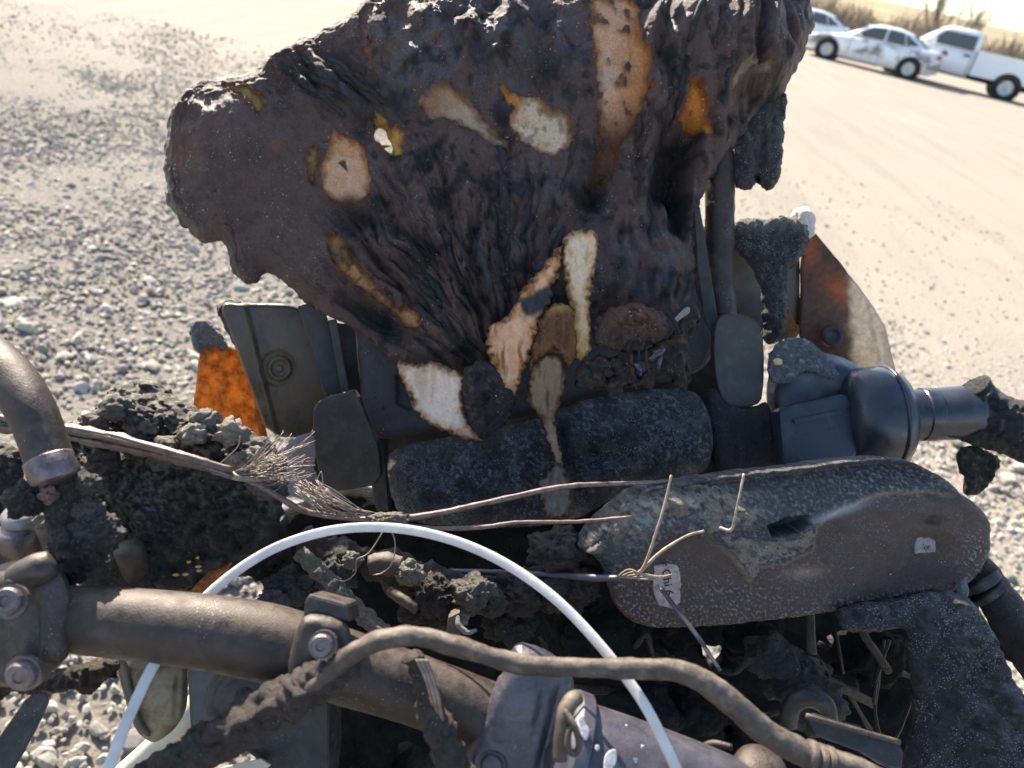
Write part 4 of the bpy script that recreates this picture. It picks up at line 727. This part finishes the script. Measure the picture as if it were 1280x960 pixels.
# indicator lens, beige hose, reservoir
rl = relief('indicator_lens', [(146,822),(232,822),(236,868),(230,895),(218,912),(200,926),(190,926),(172,912),(164,890),(152,850)], Plane(192,872,.56,0,0), M_smoke, moto, lambda U,V,d: 10*gm(U,V,196,860,26,50)-6*gm(U,V,168,870,3,60,-8)-6*gm(U,V,227,862,3,50,4), None, T=14, R=12, Tb=12, edge=(.6,14))
relief('lens_rim', [(146,824),(158,822),(168,866),(176,896),(190,918),(186,922),(170,908),(160,880),(150,848)], Plane(166,872,.548,0,0), M_olive, rl, None, None, T=5, R=5, edge=(.4,10))
ptube('beige_hose', [(120,1000,.66),(165,960,.66),(200,928,.66),(236,892,.66),(262,860,.67)], [15,15,15,15,15], M_beige, moto, seg=24)
plate('fork_shroud', [(232,826),(262,832),(285,840),(276,880),(278,915),(262,934),(238,930)], Plane(256,880,.545,0,0), .03, M_plas, moto, .003)
lathe('reservoir_cap', P(305,872,.54), -FW+RT*.25+UP*.1, [(-.03,.026),(0,.026),(.004,.0245),(.004,.021),(.001,.020),(.001,.014),(.003,.012)], M_bracket, moto, 40)
plate('fork_cover', [(270,850),(330,850),(410,880),(410,960),(405,1010),(330,1010),(320,950),(280,920)], Plane(340,920,.60,0,0), .05, M_black, moto, .004)
plate('pale_strip', [(240,985),(280,958),(326,948),(338,956),(300,990),(250,1005)], Plane(290,965,.585,0,.4), .004, M_beige, moto, .001)
# crusted hose in front
FH = [(170,985,.43),(215,952,.432),(262,930,.43),(320,895,.425),(372,868,.42),(410,848,.415),(445,822,.41)]
ptube('crusted_hose', FH, [16,20,24,28,26,22,15], M_crust, moto, seg=40, n=18, rough=.0075, rscale=70, col=(.060,.042,.038))
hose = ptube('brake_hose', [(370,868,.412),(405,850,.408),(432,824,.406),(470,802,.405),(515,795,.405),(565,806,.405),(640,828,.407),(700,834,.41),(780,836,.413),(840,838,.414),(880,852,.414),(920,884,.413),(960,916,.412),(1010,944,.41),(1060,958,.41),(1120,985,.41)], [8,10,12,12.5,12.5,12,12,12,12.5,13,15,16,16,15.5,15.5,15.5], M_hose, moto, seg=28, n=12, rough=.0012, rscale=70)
hose['label'] = 'scorched brown hose snaking over the thick tube'
for u,v in ((1012,945),(1024,950),(1034,953)): ptube('hose_ring', [(u-3,v-1,.4095),(u+3,v+1,.4095)], [20,20], M_hose, hose, seg=28)
ptube('crusted_strand', [(512,818,.425),(528,850,.43),(540,890,.43),(556,930,.43),(575,990,.43)], [11,14,18,19,20], M_crust, moto, seg=32, n=14, rough=.0045, rscale=90, col=(.062,.047,.042))
for k in range(8): ptube('exposed_fibre', [(520+k*2,824,.412),(532+k*2.2,850+k*2,.410),(540+k*2,880+k*3,.414)], 1.2, M_strand if k%3==0 else M_wire, moto, seg=5)
# stem bracket and cylinder
sb = relief('stem_bracket', [(630,838),(640,806),(656,802),(690,815),(718,840),(716,880),(706,930),(700,1000),(560,1000),(580,940),(605,890),(620,850)], Plane(650,890,.455,-.1,.1), M_blue, moto, lambda U,V,d: 12*gm(U,V,650,860,26,60,18)-8*gm(U,V,690,900,6,70,14)+4*gm(U,V,668,880,6,26,12)+1.0*fbm(U/16,V/16,3.,3)-4*(sst(20,16,np.hypot(U-617,V-950))-sst(15,11,np.hypot(U-617,V-950)))*1.0, None, T=18, R=16, Tb=18, edge=(1,12), step=1.4)
ptube('ring_flange', [(700,945,.446),(716,951,.446)], [82,82], M_blue, moto, seg=56)
cyl = ptube('master_cylinder', [(716,951,.447),(780,975,.446),(860,1005,.444),(940,1035,.442)], [72,74,74,70], M_blue, moto, seg=56)
for pp in ([(722,896),(730,892),(732,904),(738,912),(734,926),(728,924),(726,910)],[(745,930),(750,932),(748,940),(743,938)],[(757,942),(768,934),(772,945),(768,960),(756,968),(754,955)],[(780,905),(786,906),(784,911)],[(800,930),(806,932),(803,938)],[(790,948),(798,946),(796,956)]):
    relief('paint_chip', pp, Plane(745,925,.4165,.1,.5), M_chip, cyl, None, None, T=1.0, R=1.2, Tb=7, edge=(1.0,4), step=.8)
ptube('cotter_loop', [(722,872,.40),(712,880,.395),(704,905,.39),(700,950,.388)], [9,11,10,10], M_hose, moto, seg=16, rough=.001, rscale=100)
ptube('cotter_eye', [(706,888,.388),(718,908,.384),(724,930,.384),(718,942,.384),(710,934,.384),(711,916,.385),(716,906,.386)], [4,4.5,4.5,4.5,4.5,4,3], M_hose, moto, seg=12)
# --- dark interior behind: a near-black sheet stands in for its shade
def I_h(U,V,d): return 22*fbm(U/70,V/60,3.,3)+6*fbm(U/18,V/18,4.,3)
inr = relief('frame_body', [(330,640),(480,600),(560,640),(760,640),(900,620),(1190,640),(1230,740),(1200,860),(1180,1000),(1150,1040),(420,1040),(400,900),(330,780)], Plane(760,820,.84,0,.0), M_shade, moto, I_h, lambda U,V,d: crc((.007,.007,.007),(.016,.015,.015),30,4.,.7)(U,V,d), T=16, R=20, Tb=50, edge=(6,20), step=3, holes=([(862,800),(878,806),(900,808),(906,820),(900,838),(888,836),(880,820)],[(902,910),(912,906),(916,916),(906,918)],[(490,960),(500,930),(515,925),(550,950),(560,1000),(490,1000)]))
for u,v,d,s in ((965,822,.62,.020),(990,845,.63,.022),(1015,878,.62,.026),(760,800,.64,.035),(840,770,.68,.03),(800,900,.6,.03),(720,790,.66,.03),(870,890,.62,.026),(940,800,.68,.026),(1085,820,.7,.03)):
    lump('dark_fitting', P(u,v,d), (s,s*.9,s*.8), M_crust if 940 < u < 1030 else M_shade, moto, .5, 1.3, 5, (.034,.036,.041) if u>940 and u<1030 else (.012,.012,.012), u*.07, fine=.07)
ptube('elbow_pipe', [(985,905,.58),(990,882,.575),(1008,872,.572),(1030,880,.575),(1036,900,.58)], [11,12,12,12,11], M_black, moto, seg=20)
ptube('drop_tube', [(1012,760,.64),(1013,790,.635),(1014,818,.63)], [6,6,7], M_clamp, moto, seg=14)
plate('flat_bracket', [(1008,895),(1020,892),(1122,925),(1130,940),(1128,962),(1110,960),(1080,942),(1020,920)], Plane(1070,925,.52,0,.3), .012, M_black, moto, .0015)
ptube('bracket_rim', [(1008,895,.518),(1060,910,.518),(1124,928,.52)], 4, M_clamp, moto, seg=10)
lathe('domed_cap', P(948,968,.45), -FW*.6+UP, [(-.03,.0165),(0,.0165),(.007,.015),(.011,.011),(.013,.005)], M_tube, moto, 32)
ptube('thin_arm', [(868,940,.47),(890,930,.465),(915,934,.46)], [4,5,4], M_tube, moto, seg=12)
for pts in ([(1105,800,.66),(1098,850,.65),(1094,890,.64),(1100,920,.63)],[(1150,790,.64),(1145,850,.63),(1128,905,.62),(1118,925,.61)],[(1045,790,.68),(1050,820,.67),(1054,842,.67)],[(1092,880,.64),(1098,840,.645),(1112,800,.65)]):
    ptube('dangling_wire', pts, 2.2, M_tube, moto, seg=6, rough=.0005, rscale=150)
for k in range(16):           # scorched cables lost in the dark behind the hose
    u, v, d0 = sr.uniform(700, 1100), sr.uniform(770, 900), sr.uniform(.60, .72); a = sr.uniform(-.6, 1.3); L = sr.uniform(60, 150); w = sr.uniform(-26, 26)
    ptube('burnt_cable', [(u - cos(a)*L/2, v - sin(a)*L/2, d0 + .02), (u - w*.4, v + w*.4, d0), (u + w*.5, v - w*.3, d0 - .01), (u + cos(a)*L/2, v + sin(a)*L/2, d0 + .02)], sr.uniform(3, 8), M_crust, moto, seg=12, rough=.0015, rscale=110, col=sr.choice([(.022,.02,.02),(.034,.03,.029),(.05,.04,.035)]))
# --- crusted skirt at the lower right
def K_h(U,V,d):
    r = np.hypot((U-1170)/1.0,(V-818)/1.0)
    return 18*fbm(U/50,V/60,3.,3)+8*billow((U-V*.3)/22,V/70,7.)+4*fbm(U/14,V/14,3.,3)+1.4*fbm(U/5,V/5,5.,2)+26*sst(1210,1270,U+ (900-V)*.35)+5*np.exp(-((r-24)/5)**2)-4*gm(U,V,1170,818,16,16)-16*gm(U,V,1060,760,30,20)
def K_c(U,V,d):
    c = np.tile(np.array([.024,.025,.029]),(len(U),1)); m = sst(1180,1240,U+(900-V)*.4); c = mixc(c, m*sst(-.2,.3,fbm(U/22,V/22,3.,4))*.85, (.075,.082,.10)); c = mixc(c, sst(.1,.4,fbm(U/9,V/9,6.,4))*.5*m, (.16,.165,.18))
    c = mixc(c, gm(U,V,1120,760,60,16)*sst(-.1,.3,fbm(U/14,V/14,9.,3))*.7, (.07,.078,.095)); return c
sk = relief('ashy_skirt', [(1050,790),(1045,760),(1090,752),(1150,742),(1196,736),(1216,752),(1232,780),(1245,812),(1262,850),(1300,890),(1340,960),(1360,1030),(1110,1030),(1128,960),(1146,900),(1142,850),(1130,800),(1134,782),(1090,790)], Plane(1200,860,.57,-.1,.12), M_ash, moto, K_h, K_c, T=16, R=16, Tb=24, edge=(4,12), step=1.5)
sk['label'] = 'blue-grey ash crusted skirt with a round boss'
ptube('black_stub_hose', [(1206,700,.62),(1222,716,.615),(1240,738,.61),(1275,790,.60),(1320,850,.59)], [20,22,22,28,30], M_crust, moto, seg=32, rough=.002, rscale=60, col=(.022,.021,.022))
for a,b,r in (((1222,722,.612),(1228,730,.611),25),((1232,736,.61),(1238,742,.609),24)): ptube('stub_ring', [a,b], [r,r], M_black, moto, seg=32)
plate('olive_plate', [(1236,770),(1275,790),(1310,800),(1310,842),(1275,832),(1248,822)], Plane(1275,806,.62,-.2,0), .006, M_bracket, moto, .001)
lump('pale_clip', P(1204,738,.592), (.004,.008,.003), M_ash, moto, .5, 1.4, 3, (.16,.18,.2), 2.)
# --- the rest of the machine below and behind, so that it stands on the ground
def wheel_ring(name, c, R, r, mat, parent, seg=64, prof=None):
    ax = np.array([1.0, .08, .0]); prof = prof or [(r*cos(a)*.8, R + r*sin(a)) for a in np.linspace(0, 2*pi, 20)]
    return lathe(name, c, ax, prof, mat, parent, seg)
WC = np.array([.06, 1.13, .29])
wheel_ring('tyre', WC, .245, .055, M_rubber, moto); wheel_ring('wheel_rim', WC, 0, 0, M_clamp, moto, 48, [(-.03,.20),(-.03,.215),(.03,.215),(.03,.20),(.012,.19),(.015,.05),(.03,.045),(.03,.02),(-.03,.02),(-.03,.045),(-.015,.05),(-.012,.19),(-.03,.20)])
for s in (-1, 1):
    tube('fork_leg', [(.06+s*.10,1.13,.27),(.06+s*.10,1.02,.50),(.06+s*.105,.86,.82)], [.028,.027,.024], M_black, moto, seg=20)
tube('frame_tube', [(.06,.78,.84),(.05,.62,.62),(.05,.40,.50),(.05,-.2,.45)], [.05,.10,.16,.15], M_crust, moto, seg=32, rough=.03, rscale=14, col=(.02,.019,.019))
tube('fuel_tank_shell', [(.05,.22,.74),(.05,.0,.80),(.05,-.25,.82),(.05,-.5,.76)], [.03,.13,.15,.07], M_crust, moto, seg=32, rough=.02, rscale=16, col=(.035,.03,.028))
WR = np.array([.05, -.72, .29]); wheel_ring('tyre', WR, .245, .06, M_rubber, moto)
tube('swing_arm', [(.05,-.2,.42),(.16,-.45,.35),(.16,-.72,.29)], [.03,.028,.025], M_black, moto, seg=16)
tube('kick_stand', [(-.05,.25,.42),(-.16,.2,.2),(-.26,.15,-.01)], [.014,.013,.016], M_black, moto, seg=12)

# ------------------------------------------------------------------ parked vehicles
def paint(name, dirt):
    t = NT(name); c = t.mix(t.ramp(t.noise(1.2, 4), .3, .7), (.74, .75, .76), (.80, .80, .80))
    if dirt:
        mp = t.n('ShaderNodeMapping'); mp.inputs['Scale'].default_value = (1.1, .4, 1.6); t.l(t.co, mp.inputs[0])
        sx = t.n('ShaderNodeSeparateXYZ'); t.l(t.co, sx.inputs[0])
        band = t.math('MULTIPLY', t.ramp(sx.outputs[2], .32, .5), t.ramp(sx.outputs[2], .98, .85))
        k = t.math('MULTIPLY', band, t.ramp(t.noise(1.1, 3, .6, mp.outputs[0], .3), .42, .53, 0, .9)); c = t.mix(k, c, (.13, .11, .09))
    t.set(Base_Color=c, Roughness=.28, Specular_IOR_Level=.5, Coat_Weight=.4); return t.m
M_white = paint('white_car_paint', False); M_dirty = paint('mud_spattered_white_paint', True)
tg = NT('car_glass'); tg.set(Base_Color=(.085, .085, .075), Roughness=.08, Specular_IOR_Level=.8); M_glass = tg.m
M_trim = surf('black_trim', (.02, .02, .02), .6, 0, .4, .2, 4, bump=.05); M_rim = surf('alloy_rim', (.45, .45, .46), .4, .6, .5, .15, 6, bump=.05)
M_tail = surf('red_lamp', (.35, .02, .02), .3, 0, .5, .1, 5, bump=.0); M_lamp = surf('clear_lamp', (.55, .57, .6), .2, .2, .6, .1, 5, bump=.0)
def loft(name, st, mat, parent):
    """st: list of cross sections, each a list of (y, z) half outline from bottom to top centre, at x"""
    n = len(st[0][1]); V = []; 
    for x, pts in st:
        V += [(x, y, z) for y, z in pts] + [(x, -y, z) for y, z in pts[::-1]]
    m = 2 * n; F = []
    for i in range(len(st) - 1):
        for j in range(m): F.append((i*m+j, i*m+(j+1) % m, (i+1)*m+(j+1) % m, (i+1)*m+j))
    bm = bmesh.new(); vv = [bm.verts.new(v) for v in V]
    for f in F:
        try: bm.faces.new([vv[k] for k in f])
        except ValueError: pass
    bm.faces.new(vv[:m]); bm.faces.new(vv[-m:][::-1]); bmesh.ops.remove_doubles(bm, verts=bm.verts, dist=1e-4)
    bmesh.ops.recalc_face_normals(bm, faces=bm.faces)
    bmesh.ops.bevel(bm, geom=[e for e in bm.edges if len(e.link_faces) == 2 and e.calc_face_angle(0) > .5], offset=.02, segments=2, affect='EDGES', clamp_overlap=True)
    o = bm_obj(name, bm, mat, parent, True); return o
def pane(name, pts, mat, parent, off=(0, .012, 0)):
    bm = bmesh.new(); a = [bm.verts.new(p) for p in pts]; b = [bm.verts.new(np.array(p) + off) for p in pts]; n = len(pts)
    bm.faces.new(a); bm.faces.new(b[::-1])
    for i in range(n): bm.faces.new((a[i], b[i], b[(i+1) % n], a[(i+1) % n]))
    return bm_obj(name, bm, mat, parent)
def wheel(x, y, r, w, parent):
    s = 1 if y > 0 else -1
    t = lathe('wheel', (x, y - s*w/2, r), (0, s, 0), [(-w*.2, r*.58), (-w/2, r*.64), (-w/2, r*.92), (-w*.35, r), (w*.35, r), (w/2, r*.92), (w/2, r*.64), (w*.2, r*.58)], M_rubber, parent, 32)
    lathe('rim', (x, y - s*w/2, r), (0, s, 0), [(-w*.3, r*.6), (w*.42, r*.66), (w*.46, r*.60), (w*.30, r*.52), (w*.34, r*.2), (w*.44, r*.14)], M_rim, t, 20)
    for k in range(5):
        a = k*2*pi/5; c = np.array([cos(a), 0, sin(a)]); d = np.array([-sin(a), 0, cos(a)]); o = np.array([x, y - s*w*.1, r])
        pane('spoke', [o + c*r*.14 + d*.03, o + c*r*.6 + d*.045, o + c*r*.6 - d*.045, o + c*r*.14 - d*.03], M_rim, t, (0, s*.02, 0))
    return t
def arch(x, y, r, parent):
    s = 1 if y > 0 else -1
    lathe('wheel_arch', (x, y - s*.05, r*.98), (0, s, 0), [(0, r*1.24), (.058, r*1.24), (.058, r*1.0), (.0, r*1.0)], M_trim, parent, 32)
def make_sedan(name, paintm):
    c = empty(name, (0, 0, 0)); W = .9
    def sec(w, zb, zs, zt): return [(0.0, zb), (w*.86, zb), (w*.97, zb+.1), (w, (zb+zs)*.5), (w*.985, zs-.06), (w*.9, zt-.02), (w*.5, zt+.015), (0, zt+.025)]
    b = loft('body', [(2.33, sec(.62,.30,.55,.56)), (2.2, sec(.78,.22,.62,.66)), (1.8, sec(.87,.20,.74,.76)), (1.0, sec(W,.18,.86,.90)), (.2, sec(W,.18,.90,.94)), (-.9, sec(W,.18,.93,.97)), (-1.6, sec(W,.18,.95,1.0)), (-2.1, sec(.85,.26,.94,1.0)), (-2.3, sec(.74,.36,.86,.9))], paintm, c)
    def cs(w0, w1, z0, z1): return [(0.0, z0), (w0, z0), (w0*.6+w1*.4, z0*.6+z1*.4), (w1*1.02, z1-.08), (w1*.9, z1-.02), (w1*.5, z1+.01), (0, z1+.015)]
    loft('cabin', [(1.15, cs(.76,.74,.85,.90)), (.35, cs(.8,.60,.88,1.32)), (.0, cs(.82,.60,.88,1.42)), (-.6, cs(.82,.60,.88,1.44)), (-1.1, cs(.80,.58,.9,1.36)), (-1.75, cs(.74,.66,.92,1.03))], paintm, c)
    for s in (1, -1):
        def q(x, z): t = (z - .88)/(1.42 - .88); return (x, s*(.835 - .225*t + .004), z)
        pane('side_window', [q(.80,.95), q(.20,1.31), q(-.28,1.355), q(-.28,.97)], M_glass, c, (0, s*.02, 0))
        pane('side_window', [q(-.36,.97), q(-.36,1.355), q(-.85,1.335), q(-1.0,.98)], M_glass, c, (0, s*.02, 0))
        pane('side_window', [q(-1.05,.99), q(-.92,1.32), q(-1.45,1.06)], M_glass, c, (0, s*.02, 0))
        for x in (-.05, -.98): pane('door_handle', [(x,s*.895,.84),(x-.18,s*.895,.85),(x-.18,s*.895,.82),(x,s*.895,.81)], paintm, c, (0, s*.03, 0))
        for x0 in (.72, -.32, -1.12): pane('door_seam', [(x0,s*.905,.30),(x0+.012,s*.905,.30),(x0+.012,s*.895,.88),(x0,s*.895,.88)], M_trim, c, (0, s*.004, 0))
        pane('side_mirror', [(.62,s*.9,.98),(.50,s*.9,1.08),(.44,s*.9,.97)], paintm, c, (0, s*.13, 0))
        pane('tail_lamp', [(-2.12,s*.84,.80),(-2.25,s*.76,.80),(-2.24,s*.76,.93),(-2.08,s*.85,.93)], M_tail, c, (0, s*.03, 0))
        pane('headlight', [(2.25,s*.70,.55),(1.9,s*.86,.66),(1.85,s*.87,.72),(2.2,s*.74,.64)], M_lamp, c, (0, s*.03, 0))
        for x in (1.4, -1.38): arch(x, s*.90, .325, c); wheel(x, s*.93, .325, .22, c)
    pane('windscreen', [(1.08,.64,.94),(.40,.52,1.33),(.40,-.52,1.33),(1.08,-.64,.94)], M_glass, c, (.02, 0, .03))
    pane('rear_window', [(-1.16,.5,1.34),(-1.68,.6,1.06),(-1.68,-.6,1.06),(-1.16,-.5,1.34)], M_glass, c, (-.02, 0, .03))
    return c
def make_pickup(name):
    c = empty(name, (0, 0, 0)); W = .98
    def sec(w, zb, zs, zt): return [(0.0, zb), (w*.9, zb), (w*.98, zb+.12), (w, (zb+zs)*.5), (w*.985, zs-.08), (w*.92, zt), (w*.5, zt+.015), (0, zt+.02)]
    loft('body', [(2.95, sec(.85,.50,.95,1.0)), (2.8, sec(.94,.42,1.08,1.12)), (2.0, sec(W,.42,1.14,1.18)), (1.3, sec(W,.42,1.18,1.22)), (-.36, sec(W,.42,1.2,1.25))], M_white, c)
    def cs(w0, w1, z0, z1): return [(0.0, z0), (w0, z0), (w0*.6+w1*.4, z0*.6+z1*.4), (w1*1.02, z1-.1), (w1*.92, z1-.02), (w1*.5, z1+.01), (0, z1+.02)]
    loft('cabin', [(1.75, cs(.84,.82,1.18,1.24)), (1.0, cs(.9,.72,1.2,1.78)), (.7, cs(.92,.72,1.2,1.88)), (-.1, cs(.92,.72,1.2,1.9)), (-.32, cs(.92,.72,1.2,1.84)), (-.38, cs(.9,.74,1.2,1.72))], M_white, c)
    for s in (1, -1):
        pane('bed_side', [(-.42,s*.975,.52),(-2.92,s*.955,.58),(-2.92,s*.955,1.3),(-.42,s*.975,1.3)], M_white, c, (0, -s*.07, 0))
        pane('bed_rail', [(-.42,s*.985,1.302),(-2.92,s*.965,1.302),(-2.92,s*.88,1.302),(-.42,s*.88,1.302)], M_white, c, (0, 0, .035))
        def q(x, z): t = (z - 1.2)/.68; return (x, s*(.925 - .19*t + .006), z)
        pane('side_window', [q(1.28,1.28), q(.86,1.72), q(-.22,1.74), q(-.24,1.27)], M_glass, c, (0, s*.02, 0))
        pane('door_seam', [(-.28,s*.986,.5),(-.265,s*.986,.5),(-.265,s*.97,1.2),(-.28,s*.97,1.2)], M_trim, c, (0, s*.004, 0)); pane('door_seam', [(1.15,s*.986,.5),(1.165,s*.986,.5),(1.165,s*.97,1.2),(1.15,s*.97,1.2)], M_trim, c, (0, s*.004, 0))
        pane('door_handle', [(-.02,s*.985,1.06),(-.2,s*.985,1.06),(-.2,s*.985,1.13),(-.02,s*.985,1.13)], M_trim, c, (0, s*.03, 0))
        pane('door_badge', [(.72,s*.986,.98),(.5,s*.986,.95),(.52,s*.986,1.06),(.66,s*.986,1.12)], M_tail, c, (0, s*.006, 0))
        pane('side_mirror', [(1.22,s*.98,1.24),(1.05,s*.98,1.24),(1.05,s*.98,1.46),(1.2,s*.98,1.46)], M_white, c, (0, s*.2, 0))
        pane('tail_lamp', [(-2.90,s*.962,.85),(-2.90,s*.962,1.2),(-2.72,s*.964,1.2),(-2.72,s*.964,.85)], M_tail, c, (0, s*.02, 0))
        for x in (2.0, -1.7): arch(x, s*.975, .39, c); wheel(x, s*.99, .39, .25, c)
    pane('bed_floor', [(-.42,.9,.72),(-2.9,.88,.72),(-2.9,-.88,.72),(-.42,-.9,.72)], M_white, c, (0, 0, .06))
    pane('tailgate', [(-2.94,.94,.6),(-2.94,.94,1.3),(-2.94,-.94,1.3),(-2.94,-.94,.6)], M_white, c, (.06, 0, 0)); pane('bed_front', [(-.45,.9,.6),(-.45,.9,1.3),(-.45,-.9,1.3),(-.45,-.9,.6)], M_white, c, (.05, 0, 0))
    pane('rear_bumper', [(-2.96,.93,.48),(-2.96,.93,.62),(-2.96,-.93,.62),(-2.96,-.93,.48)], M_trim, c, (-.16, 0, 0))
    pane('chassis', [(2.6,.5,.36),(-2.8,.5,.36),(-2.8,-.5,.36),(2.6,-.5,.36)], M_trim, c, (0, 0, .16))
    pane('windscreen', [(1.70,.76,1.26),(1.05,.62,1.76),(1.05,-.62,1.76),(1.70,-.76,1.26)], M_glass, c, (.03, 0, .03))
    return c
def copy_tree(o, parent=None):
    c = o.copy(); COL.objects.link(c); c.parent = parent
    for ch in list(o.children): copy_tree(ch, c)
    return c
def park(c, fw, rw, wbx, side):            # ground points under the front and rear wheels on our side
    a, b = np.array(fw), np.array(rw); d = a - b; d[2] = 0; d /= np.linalg.norm(d); n = np.array([-d[1], d[0], 0])
    rz = math.atan2(d[1], d[0]); mid = b - d*wbx - n*side; c.location = (mid[0], mid[1], -.02); c.rotation_euler.z = rz
g_f, g_r, t_r = ground_at(1030, 73), ground_at(1130, 98), ground_at(1250, 124)
sedan = make_sedan('parked_sedan', M_dirty); tag(sedan, 'white sedan with dark mud smears along its side, parked across the lot', 'car', 'vehicles parked across the lot')
park(sedan, g_f, g_r, -1.38, .93)
for o in list(sedan.children):
    pass
pick = make_pickup('pickup_truck'); tag(pick, 'white single-cab pickup truck parked behind the muddy sedan', 'pickup truck', 'vehicles parked across the lot')
park(pick, t_r + (g_f - g_r), t_r, -1.7, .99)
third = make_sedan('parked_car', M_white); tag(third, 'white car mostly hidden behind the nose of the muddy sedan', 'car', 'vehicles parked across the lot')
dd = (g_f - g_r); dd[2] = 0; dd /= np.linalg.norm(dd); nn = np.array([-dd[1], dd[0], 0])
third.location = tuple(np.array(sedan.location) + dd*3.2 - nn*4.2); third.rotation_euler.z = sedan.rotation_euler.z + radians(6)
# ------------------------------------------------------------------ far field, brush and bare trees
def build_hill():
    t = NT('dry_grass_field'); c = t.mix(t.ramp(t.noise(.03, 5), .4, .6), (.42, .355, .20), (.27, .22, .15)); c = t.mix(t.ramp(t.noise(.35, 5), .45, .7), c, (.25, .2, .13))
    t.set(Base_Color=c, Roughness=1.0, Specular_IOR_Level=.1)
    an = np.radians(np.linspace(-60, 80, 141)); rr = np.linspace(70, 420, 24); Rr, A = np.meshgrid(rr, an, indexing='ij')
    z = 6.5 * sst(80, 330, Rr) * (1 + .35*np.sin(A*3.1 + 1) + .5*fbm(A*4, Rr/140, 2., 3)) - .4
    V = np.stack([Rr*np.sin(A), Rr*np.cos(A), z], -1).reshape(-1, 3); k = 141; i = np.arange(23)[:, None]*k; j = np.arange(k-1)[None]
    q = np.stack([i+j, i+j+1, i+k+j+1, i+k+j], -1).reshape(-1, 4)
    tag(link('field_hill', mesh_arrays('field_hill', V, [q]), t.m), 'dry yellow field rising to a low hill', None, None, 'structure')
build_hill()
M_twig = surf('dry_brush', (.20, .155, .11), .9, 0, .2, .4, 1.5, bump=0); M_bark = surf('grey_bark', (.16, .13, .11), .9, 0, .2, .3, 3, bump=.3, bscale=20)
def build_brush():
    n = 30000; an = np.radians(rng.uniform(-12, 42, n)); r = rng.uniform(50, 66, n) + 6*np.sin(an*9); x, y = r*np.sin(an), r*np.cos(an)
    h = (1.1 + 1.3*rng.uniform(size=n)) * (1 + .5*fbm(an*28, r/9, 4., 3)); b = np.stack([x, y, np.zeros(n)-.1], 1)
    z0 = rng.uniform(0, .75, n)*h; b[:, 2] += z0; top = b + np.stack([rng.normal(0, .3, n), rng.normal(0, .3, n), h*rng.uniform(.2, .5, n)], 1)
    w = rng.uniform(.012, .04, n)[:, None]; a = rng.uniform(0, pi, n); s = np.stack([np.cos(a), np.sin(a), 0*a], 1)
    m = (b + top)/2 + np.stack([-np.sin(a), np.cos(a), 0*a], 1)*w
    V = np.stack([b - s*w, b + s*w, top, m], 1).reshape(-1, 3); i = np.arange(n)[:, None]*4
    F = np.concatenate([i + [0, 1, 2], i + [0, 3, 2], i + [1, 3, 2]])
    tag(link('brush_thicket', mesh_arrays('brush_thicket', V, [F], None, False), M_twig), 'tangled dry brown brush lining the far edge of the lot', 'brush', None, 'stuff')
build_brush()
def bare_tree(x, y, h, seed, label):
    r = random.Random(seed); root = empty('bare_tree', (0, 0, 0)); V, F = [], []
    def limb(p, d, L, rad, lv):
        nonlocal V, F
        pts = [p]; q = p
        for k in range(4):
            d = (d + Vector((r.uniform(-.2, .2), r.uniform(-.2, .2), r.uniform(-.02, .18)))).normalized(); q = q + d*L/4; pts.append(q)
        a0 = len(V)
        for k, c in enumerate(pts):
            rr = rad*(1 - .6*k/4); V += [(c[0]+rr*cos(t), c[1]+rr*sin(t), c[2]) for t in (0, 1.57, 3.14, 4.71)]
        F += [(a0+4*k+j, a0+4*k+(j+1) % 4, a0+4*k+4+(j+1) % 4, a0+4*k+4+j) for k in range(4) for j in range(4)]
        if lv: 
            for k in range(5): limb(pts[1 + k % 4], (d + Vector((r.uniform(-1, 1), r.uniform(-1, 1), r.uniform(.1, .7)))).normalized(), L*r.uniform(.45, .7), rad*.45, lv-1)
    limb(Vector((0, 0, -.1)), Vector((0, 0, 1)), h*.5, .14, 0); tr = (V, F); V, F = [], []
    for k in range(7): limb(Vector((0, 0, h*(.22 + .04*k))), Vector((r.uniform(-1, 1), r.uniform(-1, 1), r.uniform(.6, 1.2))).normalized(), h*.42, .06, 3)
    link('trunk', mesh_arrays('trunk', np.array(tr[0]), [np.array(tr[1])]), M_bark, root); link('crown', mesh_arrays('crown', np.array(V), [np.array(F)]), M_bark, root)
    root.location = (x, y, 0); tag(root, label, 'tree', 'bare trees beyond the brush')
for u, d, h, lb in ((1165, 66, 5.2, 'bare grey tree standing above the cab of the pickup'), (1208, 74, 4.6, 'smaller bare tree right of the pickup cab'), (1035, 80, 7.0, 'bare tree above the sedan hood at the field edge')):
    r = ray(u, 62 + (u - 1248)*.2); r = r/np.hypot(r[0], r[1]); bare_tree(r[0]*d, r[1]*d, h, u, lb)
